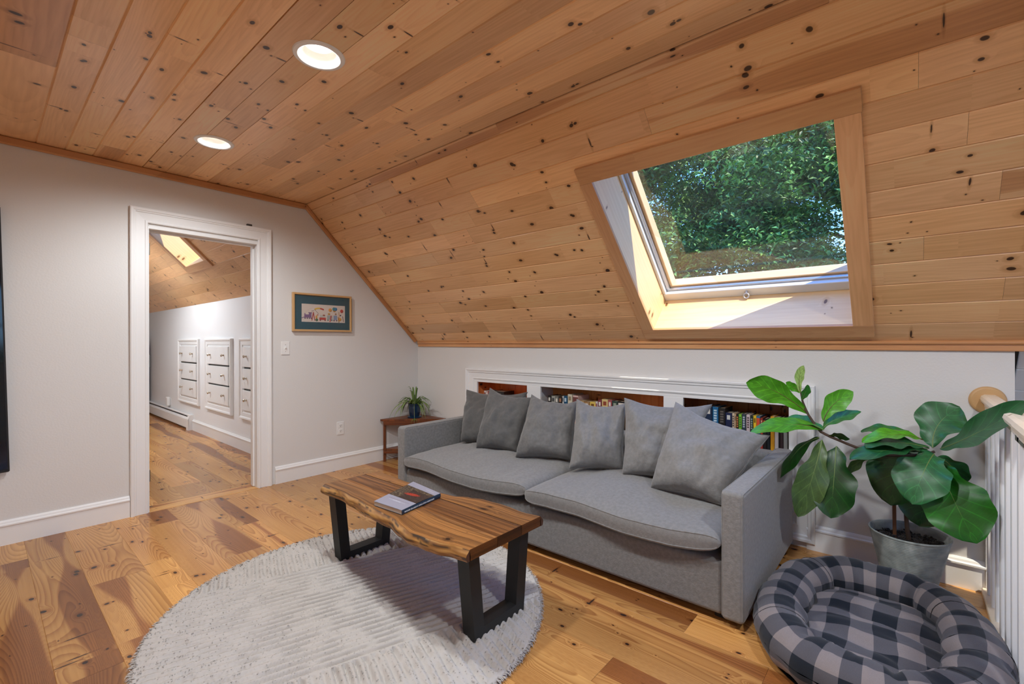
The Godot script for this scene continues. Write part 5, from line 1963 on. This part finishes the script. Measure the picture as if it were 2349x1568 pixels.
func _book(x0: float, x1: float, h: float, col: Color, band: Color, label: String, zf := -0.022, dp := 0.15, style := 0) -> void:
	var y := 0.530
	var o := thing("book", label, "book", Vector3((x0 + x1) / 2, y, zf - dp / 2), "books in the low white bookcase")
	var g := 0.0006
	var a := x0 + g
	var b := x1 - g
	var t := 0.0022
	var c := MB.new()
	c.box(Vector3(a, y, zf - dp), Vector3(a + t, y + h, zf), 0.0006)
	c.box(Vector3(b - t, y, zf - dp), Vector3(b, y + h, zf), 0.0006)
	c.grid(6, 1, func(u, v): return Vector3(lerpf(a, b, u), y + v * h, zf - 0.001 + 0.0035 * sin(u * PI)))
	c.grid(6, 1, func(u, v): return Vector3(lerpf(a, b, u), y + v * h, zf - 0.0035 + 0.0035 * sin(u * PI)), false, false, true)
	c.quad(Vector3(a, y + h, zf), Vector3(b, y + h, zf), Vector3(b, y + h, zf - 0.003), Vector3(a, y + h, zf - 0.003))
	obj("cover", c, mat(col, 0.45), o)
	var p := MB.new()
	p.box(Vector3(a + t, y + 0.003, zf - dp + 0.004), Vector3(b - t, y + h - 0.004, zf - 0.003))
	obj("page_block", p, mat(srgb(196, 178, 150), 0.85), o)
	# title block on the spine
	var m := MB.new()
	var y0 := y + h * (0.80 if style == 0 else 0.62)
	var y1 := y + h * (0.93 if style == 0 else 0.95)
	var ia := lerpf(a, b, 0.24 if style != 2 else 0.05)
	var ib := lerpf(a, b, 0.76 if style != 2 else 0.95)
	var z := zf + 0.0030
	if style == 1:
		for q in 5:
			var ya := lerpf(y0, y1, q / 5.0)
			m.box(Vector3(ia, ya, z - 0.004), Vector3(ib, ya + (y1 - y0) * 0.13, z), 0.0)
	else:
		m.box(Vector3(ia, y0, z - 0.004), Vector3(ib, y1, z), 0.0)
	obj("title_block", m, mat(band, 0.5), o)

func build_books() -> void:
	var W := srgb(226, 220, 208)
	# left bay
	_book(0.975, 1.004, 0.215, srgb(214, 204, 196), srgb(120, 40, 40), "white paperback at the left end of the left bookcase bay", -0.055)
	_book(1.005, 1.030, 0.212, srgb(206, 168, 158), W, "pinkish paperback beside the white one in the left bookcase bay", -0.055)
	_book(1.031, 1.056, 0.214, srgb(150, 40, 32), srgb(40, 30, 30), "dark red book in the left bookcase bay above the left cushions", -0.055)
	_book(1.090, 1.240, 0.222, srgb(34, 30, 30), srgb(90, 80, 70), "thick black book in the left bookcase bay", -0.055, 0.15)
	# middle bay
	_book(1.768, 1.801, 0.228, srgb(38, 34, 34), W, "black book at the left end of the middle bookcase bay", -0.042)
	_book(1.805, 1.843, 0.226, srgb(168, 166, 156), srgb(70, 70, 70), "grey book next to the black one in the middle bookcase bay", -0.042)
	_book(1.844, 1.877, 0.224, srgb(128, 128, 120), W, "darker grey book in the middle bookcase bay, before the brown one", -0.042)
	_book(1.880, 1.916, 0.228, srgb(52, 40, 34), srgb(170, 120, 90), "dark brown book left of the blue one in the middle bookcase bay", -0.042)
	_book(1.919, 1.933, 0.234, srgb(214, 212, 204), srgb(80, 90, 100), "thin white book left of the blue one in the middle bookcase bay", -0.042)
	_book(1.934, 1.970, 0.236, srgb(34, 84, 116), srgb(190, 210, 220), "blue book in the middle bookcase bay", -0.042)
	_book(1.974, 2.018, 0.254, srgb(212, 204, 180), srgb(150, 130, 100), "tall cream book right of the blue one in the middle bookcase bay", -0.042, 0.17)
	_book(2.026, 2.078, 0.247, srgb(222, 190, 178), srgb(120, 70, 66), "pale pink book with a framed title in the middle bookcase bay", -0.042, 0.17, 2)
	_book(2.084, 2.134, 0.210, srgb(182, 148, 104), W, "low tan book right of the pink one in the middle bookcase bay", -0.042)
	_book(2.136, 2.186, 0.206, srgb(160, 124, 84), W, "low brown book left of the yellow one in the middle bookcase bay", -0.042)
	_book(2.190, 2.241, 0.208, srgb(228, 196, 96), srgb(120, 80, 30), "low yellow book in the middle bookcase bay", -0.042)
	_book(2.243, 2.262, 0.214, srgb(216, 208, 206), srgb(150, 60, 60), "thin white book right of the yellow one in the middle bookcase bay", -0.042)
	_book(2.266, 2.297, 0.230, srgb(132, 54, 66), W, "wine red book in the middle bookcase bay", -0.042)
	_book(2.300, 2.354, 0.238, srgb(220, 194, 132), srgb(150, 70, 50), "buff book between the red and rose books in the middle bookcase bay", -0.042, 0.16)
	_book(2.356, 2.388, 0.236, srgb(178, 88, 92), W, "rose book in the middle bookcase bay", -0.042)
	_book(2.391, 2.439, 0.232, srgb(56, 74, 66), srgb(150, 160, 140), "dark green book in the middle bookcase bay", -0.042, 0.16)
	_book(2.443, 2.500, 0.232, srgb(42, 40, 38), W, "black book with a white title at the right end of the visible middle row", -0.042, 0.16, 2)
	# right bay
	_book(3.105, 3.152, 0.258, srgb(30, 46, 74), W, "navy book half hidden by the cushion corner in the right bay", -0.022, 0.17)
	_book(3.155, 3.192, 0.257, srgb(36, 104, 150), srgb(190, 214, 226), "tall bright blue book in the right bookcase bay", -0.022, 0.17, 1)
	_book(3.195, 3.236, 0.253, srgb(38, 35, 34), srgb(96, 90, 84), "tall thick black book right of the bright blue one", -0.022, 0.17, 1)
	_book(3.238, 3.277, 0.226, srgb(34, 42, 78), srgb(206, 206, 200), "navy book right of the tall thick black one", -0.022, 0.15)
	_book(3.279, 3.293, 0.226, srgb(220, 200, 176), srgb(70, 50, 40), "cream paperback with brown lettering next to the navy book", -0.022, 0.13, 1)
	_book(3.2935, 3.3035, 0.223, srgb(206, 172, 130), srgb(120, 90, 60), "thin tan paperback between the cream and black ones", -0.022, 0.13)
	_book(3.304, 3.3185, 0.222, srgb(36, 30, 28), srgb(214, 130, 70), "black paperback with orange marks left of the lime green one", -0.022, 0.13, 1)
	_book(3.319, 3.337, 0.223, srgb(132, 204, 62), srgb(50, 100, 40), "lime green paperback in the right bookcase bay", -0.022, 0.13, 1)
	_book(3.3385, 3.3615, 0.227, srgb(58, 70, 82), srgb(180, 190, 196), "slate grey book right of the lime green one", -0.022, 0.15, 1)
	_book(3.364, 3.3865, 0.226, srgb(214, 196, 196), srgb(96, 70, 76), "mauve and white patterned paperback right of the slate book", -0.022, 0.14, 1)
	_book(3.3875, 3.405, 0.219, srgb(36, 52, 44), srgb(150, 160, 150), "dark green paperback left of the yellow one in the right bay", -0.022, 0.13, 1)
	_book(3.4055, 3.4235, 0.223, srgb(236, 196, 44), srgb(120, 90, 20), "bright yellow paperback in the right bookcase bay", -0.022, 0.14)
	_book(3.4237, 3.445, 0.221, srgb(48, 120, 164), srgb(214, 82, 44), "blue paperback with an orange-red top right of the yellow one", -0.022, 0.14, 2)
	_book(3.446, 3.4605, 0.212, srgb(178, 62, 48), srgb(222, 190, 160), "thin red paperback right of the blue and orange one", -0.022, 0.13, 1)
	_book(3.462, 3.4815, 0.208, srgb(38, 30, 30), srgb(220, 96, 44), "short black paperback with an orange band in the right bay", -0.022, 0.13, 2)
	_book(3.483, 3.5015, 0.212, srgb(32, 36, 42), W, "black paperback with white lettering left of the amber one", -0.022, 0.13, 1)
	_book(3.503, 3.525, 0.228, srgb(232, 166, 40), srgb(60, 40, 20), "amber yellow book near the right end of the right bay", -0.022, 0.14)
	_book(3.526, 3.547, 0.222, srgb(208, 200, 198), srgb(130, 70, 50), "greyish white book right of the amber one", -0.022, 0.13, 1)
	_book(3.5475, 3.5545, 0.222, srgb(28, 28, 30), W, "very thin black book right of the greyish white one", -0.022, 0.13)
	_book(3.555, 3.5725, 0.224, srgb(62, 44, 46), srgb(226, 190, 186), "dark book with a pink top near the right end of the right bay", -0.022, 0.14, 2)
	_book(3.574, 3.5965, 0.222, srgb(150, 150, 146), srgb(40, 44, 50), "grey book at the right end of the right bookcase bay", -0.022, 0.14, 2)

# ------------------------------------------------------------------ wall things
func build_wall_things() -> void:
	# framed print
	var p := thing("framed_print", "small framed toy train print with a teal mat on the grey wall", "picture", Vector3(0.0, 1.498, 1.107))
	var b := MB.new()
	frame_sweep(b, rect_path(-1.373, 1.343, -0.841, 1.654), true, [Vector2(0, 0.004), Vector2(0, 0.020), Vector2(0.003, 0.026), Vector2(0.016, 0.026), Vector2(0.018, 0.023), Vector2(0.018, 0.0)], Vector3(0.004, 0, 0), Vector3.FORWARD, Vector3.UP, Vector3.RIGHT)
	obj("frame", b, M.oak, p)
	b = MB.new()
	frame_sweep(b, rect_path(-1.308, 1.412, -0.887, 1.576), true, [Vector2(0, 0.0), Vector2(0.002, 0.002), Vector2(0.074, 0.002)], Vector3(0.014, 0, 0), Vector3.FORWARD, Vector3.UP, Vector3.RIGHT)
	obj("mat_board", b, _dull(srgb(14, 78, 98)), p)
	b = MB.new()
	b.box(Vector3(0.004, 1.335, 0.833), Vector3(0.010, 1.662, 1.381))
	obj("backing", b, M.bezel, p)
	b = MB.new()
	b.quad(Vector3(0.0135, 1.405, 1.315), Vector3(0.0135, 1.405, 0.880), Vector3(0.0135, 1.583, 0.880), Vector3(0.0135, 1.583, 1.315), Vector2(0, 1), Vector2(1, 1), Vector2(1, 0), Vector2(0, 0))
	obj("print", b, _train_print(), p)
	b = MB.new()
	b.box(Vector3(0.0215, 1.338, 0.836), Vector3(0.0235, 1.659, 1.378))
	obj("glass", b, M.glass, p)
	# light switch and outlet
	var s := thing("light_switch", "white light switch plate below the framed print", "light switch", Vector3(0, 1.175, 1.446))
	b = MB.new()
	b.box(Vector3(0.0005, 1.117, 1.410), Vector3(0.006, 1.233, 1.481), 0.002)
	obj("plate", b, M.plate, s)
	b = MB.new()
	b.fbox(Vector3(0.005, 1.166, 1.451), Vector3(0.012, 0.008, 0), Vector3(0, 0.016, 0), Vector3(0, 0, -0.010), 0.001)
	_flip(b)
	obj("toggle", b, M.plate, s)
	b = MB.new()
	for y in [1.205, 1.145]: b.lathe(Vector3(0.006, y, 1.446), [Vector2(0.0, 0.0015), Vector2(0.0028, 0.001), Vector2(0.003, 0.0)], 10, Basis(Vector3.FORWARD, PI / 2))
	obj("screw", b, M.knob, s)
	var o := thing("wall_outlet", "white double wall outlet low on the grey wall", "outlet", Vector3(0, 0.397, 0.930))
	b = MB.new()
	b.box(Vector3(0.0005, 0.336, 0.893), Vector3(0.006, 0.460, 0.967), 0.002)
	obj("plate", b, M.plate, o)
	for y in [0.423, 0.373]:
		b = MB.new()
		rbox(b, Vector3(0.0045, y - 0.017, 0.913), Vector3(0.0085, y + 0.017, 0.947), 0.0018)
		var sk := obj("socket", b, M.plate, o)
		b = MB.new()
		for dz in [-0.007, 0.006]: b.box(Vector3(0.0083, y - 0.003, 0.930 + dz - 0.0012), Vector3(0.0089, y + 0.006, 0.930 + dz + 0.0012))
		b.box(Vector3(0.0083, y - 0.011, 0.9275), Vector3(0.0089, y - 0.006, 0.9325))
		var sl := MeshInstance3D.new()
		sl.name = "slots"
		sl.mesh = b.mesh(world_of(sk))
		sl.material_override = M.plate_dark
		sk.add_child(sl, true)
	# tall glossy black screen at the left edge of the view
	var tv := thing("television", "glossy black television screen at the left edge, tilted on the grey wall", "television", Vector3(0.0, 1.24, 3.15))
	b = MB.new()
	var e0 := TVE0
	var e1 := TVE1
	var upv: Vector3 = e0 - e1
	var back := Vector3(0, -upv.z, upv.y).normalized() * 1.1
	if back.z < 0: back = -back
	b.fbox(e1 - Vector3(0.03, 0, 0), Vector3(0.030, 0, 0), upv, back, 0.006)
	obj("casing", b, M.bezel, tv)
	b = MB.new()
	var ud := upv.normalized()
	var bd := back.normalized()
	b.fbox(e1 + ud * 0.02 + bd * 0.008 + Vector3(0.0, 0, 0), Vector3(0.002, 0, 0), upv - ud * 0.03, back - bd * 0.02, 0.0005)
	obj("screen", b, M.screen, tv)
	b = MB.new()
	b.box(Vector3(0.0, 1.1, 3.55), Vector3(0.05, 1.4, 3.85), 0.003)
	obj("wall_mount", b, M.black_metal, tv)

func _dull(c: Color) -> StandardMaterial3D:
	var m := mat(c, 0.9)
	m.metallic_specular = 0.15
	return m

func _train_print() -> StandardMaterial3D:
	var w := 520
	var h := 210
	var im := Image.create(w, h, false, Image.FORMAT_RGB8)
	im.fill(srgb(226, 212, 202))
	var disc := func(cx: float, cy: float, r: float, c: Color, sy := 1.0) -> void:
		for y in range(int(cy - r * sy) - 1, int(cy + r * sy) + 2):
			for x in range(int(cx - r) - 1, int(cx + r) + 2):
				if x < 0 or y < 0 or x >= w or y >= h: continue
				var q := Vector2((x - cx) / r, (y - cy) / (r * sy))
				if q.length() < 1.0: im.set_pixel(x, y, c.lerp(Color(c.r * 0.6, c.g * 0.6, c.b * 0.6), clampf((q.x + q.y) * 0.5, 0, 1)))
	var bar := func(x: int, y: int, ww: int, hh: int, c: Color) -> void: im.fill_rect(Rect2i(x, y, ww, hh), c)
	var line := func(a: Vector2, bb: Vector2, r: float, c: Color) -> void:
		for k in 40: disc.call(lerpf(a.x, bb.x, k / 39.0), lerpf(a.y, bb.y, k / 39.0), r, c)
	var pu := srgb(128, 92, 140)
	bar.call(38, 122, 66, 34, pu)
	bar.call(88, 104, 30, 52, pu)
	bar.call(82, 98, 42, 8, srgb(110, 80, 120))
	bar.call(40, 108, 10, 16, pu)
	line.call(Vector2(12, 160), Vector2(40, 150), 4.0, pu)
	for x in [46, 70, 94, 114]: disc.call(x, 162, 8, srgb(104, 84, 112))
	for k in 7: disc.call(46 + k * 13, 92 - k * 9 + (k % 2) * 7, 3, srgb(206, 194, 186))
	line.call(Vector2(138, 96), Vector2(122, 182), 5.0, srgb(170, 44, 50))
	line.call(Vector2(138, 96), Vector2(154, 182), 5.0, srgb(170, 44, 50))
	line.call(Vector2(118, 84), Vector2(142, 78), 3.0, srgb(150, 120, 130))
	for k in 50:
		var x := 158.0 + k * 1.9
		disc.call(x, 60 - 10 * sin(k / 15.0), 8, srgb(232, 190, 70) if k < 34 else srgb(190, 50, 44))
	line.call(Vector2(150, 64), Vector2(198, 110), 2.0, srgb(70, 60, 60))
	disc.call(176, 176, 16, srgb(60, 110, 80))
	disc.call(172, 146, 12, srgb(222, 160, 70), 1.6)
	disc.call(186, 122, 9, srgb(206, 130, 110))
	bar.call(206, 150, 76, 26, srgb(196, 58, 54))
	bar.call(212, 122, 66, 28, srgb(206, 204, 196))
	for x in [222, 236, 250, 264]: bar.call(x, 122, 2, 28, srgb(150, 140, 130))
	disc.call(258, 124, 14, srgb(160, 84, 64), 0.6)
	for x in [216, 272]: disc.call(x, 178, 9, srgb(140, 56, 60))
	bar.call(296, 124, 62, 44, srgb(166, 174, 170))
	disc.call(318, 108, 15, srgb(206, 160, 84), 0.8)
	line.call(Vector2(342, 130), Vector2(330, 190), 7.0, srgb(198, 80, 76))
	for x in [306, 350]: disc.call(x, 176, 9, srgb(90, 120, 120))
	bar.call(372, 122, 44, 50, srgb(136, 156, 190))
	disc.call(398, 106, 11, srgb(170, 130, 100))
	for x in [378, 410]: disc.call(x, 178, 9, srgb(96, 70, 96))
	disc.call(446, 164, 22, srgb(232, 160, 50), 0.9)
	line.call(Vector2(436, 84), Vector2(442, 150), 3.5, srgb(206, 150, 90))
	disc.call(456, 118, 9, srgb(80, 60, 70))
	line.call(Vector2(428, 140), Vector2(438, 196), 5.0, srgb(150, 110, 50))
	line.call(Vector2(482, 130), Vector2(494, 186), 4.0, srgb(120, 70, 60))
	disc.call(332, 64, 20, srgb(230, 160, 70))
	disc.call(382, 58, 21, srgb(222, 160, 90), 1.25)
	disc.call(378, 50, 20, srgb(46, 140, 150))
	disc.call(398, 50, 19, srgb(34, 130, 180))
	disc.call(472, 70, 20, srgb(200, 54, 50))
	var m := mat(Color.WHITE, 0.7)
	m.albedo_texture = ImageTexture.create_from_image(im)
	return m

# ------------------------------------------------------------------ balustrade
func build_balustrade() -> void:
	var x := 4.455
	var r := thing("balustrade", "white balustrade with a pale wood handrail at the stair edge", "railing", Vector3(x, 0, 0.9))
	var hp := PackedVector2Array([Vector2(-0.018, 0.0), Vector2(0.018, 0.0), Vector2(0.020, 0.018), Vector2(0.030, 0.026), Vector2(0.034, 0.040), Vector2(0.030, 0.054), Vector2(0.018, 0.062), Vector2(-0.018, 0.062), Vector2(-0.030, 0.054), Vector2(-0.034, 0.040), Vector2(-0.030, 0.026), Vector2(-0.020, 0.018)])
	for q in [[0.018, 0.965, 0.904, 1.0], [0.975, 2.6, 0.901, 1.10]]:
		var b := MB.new()
		var pl := PackedVector2Array()
		for p in hp: pl.append(p * q[3])
		b.prism(pl, Vector3(x, q[2], q[0]), Vector3.RIGHT, Vector3.UP, Vector3(0, 0, q[1] - q[0]))
		for i in b.U.size(): b.U[i] = Vector2(b.P[i].z / 2.4, 0.05 + 0.4 * fposmod((b.P[i].x - x) * 5.0 + b.P[i].y * 3.0, 1.0))
		obj("handrail", b, M.rail_wood, r)
	var br := MB.new()
	br.box(Vector3(x - 0.016, 0.880, 0.86), Vector3(x + 0.016, 0.903, 1.02), 0.003)
	obj("rail_bracket", br, M.hinge, r)
	var ro := MB.new()
	ro.lathe(Vector3(x - 0.006, 0.937, 0.0), [Vector2(0.0, 0.018), Vector2(0.056, 0.018), Vector2(0.062, 0.015), Vector2(0.066, 0.008), Vector2(0.067, 0.0)], 48, Basis(Vector3.RIGHT, PI / 2))
	_flip(ro)
	ro.col = lin(Color(0.9, 0.8, 0.7))
	obj("rosette", ro, M.oak, r)
	var sh := MB.new()
	sh.box(Vector3(x - 0.030, 0.0, 0.02), Vector3(x + 0.030, 0.028, 2.6), 0.004)
	for i in sh.U.size(): sh.U[i] = Vector2(sh.P[i].z / 2.4, 0.2 + sh.P[i].x * 0.5)
	obj("shoe_rail", sh, M.rail_wood, r)
	var b := MB.new()
	b.box(Vector3(x - 0.016, 0.028, 0.001), Vector3(x + 0.016, 0.900, 0.020), 0.002)
	obj("half_baluster", b, M.white, r)
	var z := 0.085
	while z < 2.55:
		b = MB.new()
		b.box(Vector3(x - 0.016, 0.027, z - 0.016), Vector3(x + 0.016, 0.906, z + 0.016), 0.002)
		obj("baluster", b, M.white, r)
		z += 0.1385
	b = MB.new()
	b.box(Vector3(x - 0.05, 0.0, 2.6), Vector3(x + 0.05, 1.08, 2.70), 0.004)
	obj("newel_post", b, M.white, r)

# ------------------------------------------------------------------ outdoors
func build_outdoors() -> void:
	var g := MB.new()
	g.box(Vector3(-60, -3.3, -80), Vector3(70, -3.05, 60))
	struct("ground", g, M.ground)
	var clump := MB.new()
	var r := RandomNumberGenerator.new()
	r.seed = 12
	for k in 14:
		var c := Vector3(r.randf_range(-1, 1), r.randf_range(-0.6, 0.6), r.randf_range(-1, 1)) * 0.22
		var bs := Basis.from_euler(Vector3(r.randf_range(-0.7, 0.7), r.randf() * TAU, r.randf_range(-0.7, 0.7)))
		var l := 0.066
		var w := 0.030
		clump.tri(c + bs * Vector3(-l, 0, 0), c + bs * Vector3(0, 0.012, w), c + bs * Vector3(l, -0.012, 0))
		clump.tri(c + bs * Vector3(-l, 0, 0), c + bs * Vector3(l, -0.012, 0), c + bs * Vector3(0, 0.012, -w))
	var leafmesh := clump.mesh()
	var spots := [[-1.8, -7.5, 9.2, 2.4], [1.5, -8.5, 10.5, 2.8], [4.4, -7.8, 9.0, 2.4], [-5.2, -10.5, 11.5, 3.2], [-0.2, -12.5, 13.5, 3.4], [3.4, -13.0, 14.0, 3.4], [7.2, -11.0, 11.5, 3.0]]
	for s in spots:
		var at := Vector3(s[0], -3.05, s[1])
		var H: float = s[2]
		var R: float = s[3]
		var t := thing("tree", "tall leafy green tree seen through the roof window", "tree", at, "trees outside the roof window")
		var tr := MB.new()
		var lean := Vector3(r.randf_range(-0.4, 0.4), 0, r.randf_range(-0.4, 0.4))
		var path := []
		var rad := []
		for k in 9:
			var u := k / 8.0
			path.append(at + Vector3(0, H * u, 0) + lean * u * u + Vector3(sin(u * 5.0 + s[0]) * 0.10, 0, cos(u * 4.0) * 0.1))
			rad.append(lerpf(0.17, 0.03, u))
		tr.tube(path, rad, 9)
		obj("trunk", tr, M.tree_bark, t)
		var tips := []
		for k in 16:
			var u := r.randf_range(0.30, 0.95)
			var p0: Vector3 = path[int(u * 8.0)]
			var a := r.randf() * TAU
			var reach := R * r.randf_range(0.5, 1.0) * (1.15 - absf(u - 0.6))
			var p1 := p0 + Vector3(cos(a), 0.55, sin(a)) * reach * 0.5
			var p2 := p0 + Vector3(cos(a), 0.62, sin(a)) * reach
			var br := MB.new()
			br.tube([p0, p1 + Vector3(0, -0.1, 0), p2], [0.05, 0.030, 0.012], 6)
			obj("branch", br, M.tree_bark, t)
			tips.append(p1); tips.append(p2)
			tips.append(p0.lerp(p2, 0.75))
		var mm := MultiMesh.new()
		mm.transform_format = MultiMesh.TRANSFORM_3D
		mm.use_colors = true
		mm.mesh = leafmesh
		var n := LEAF_CLUMPS
		mm.instance_count = n
		for i in n:
			var c: Vector3 = tips[r.randi() % tips.size()] - at
			var d := Vector3(r.randfn(0, 1), r.randfn(0, 0.62), r.randfn(0, 1)) * 0.44
			var bs := Basis.from_euler(Vector3(r.randf_range(-0.5, 0.5), r.randf() * TAU, r.randf_range(-0.5, 0.5))).scaled(Vector3.ONE * r.randf_range(0.7, 1.25))
			mm.set_instance_transform(i, Transform3D(bs, c + d))
			var k := r.randf_range(0.55, 1.25)
			mm.set_instance_color(i, lin(Color(0.40 * k, 0.55 * k, 0.28 * k)))
		var mi := MultiMeshInstance3D.new()
		mi.name = "foliage"
		mi.multimesh = mm
		mi.material_override = M.foliage
		mi.set_meta("kind", "stuff")
		t.add_child(mi, true)
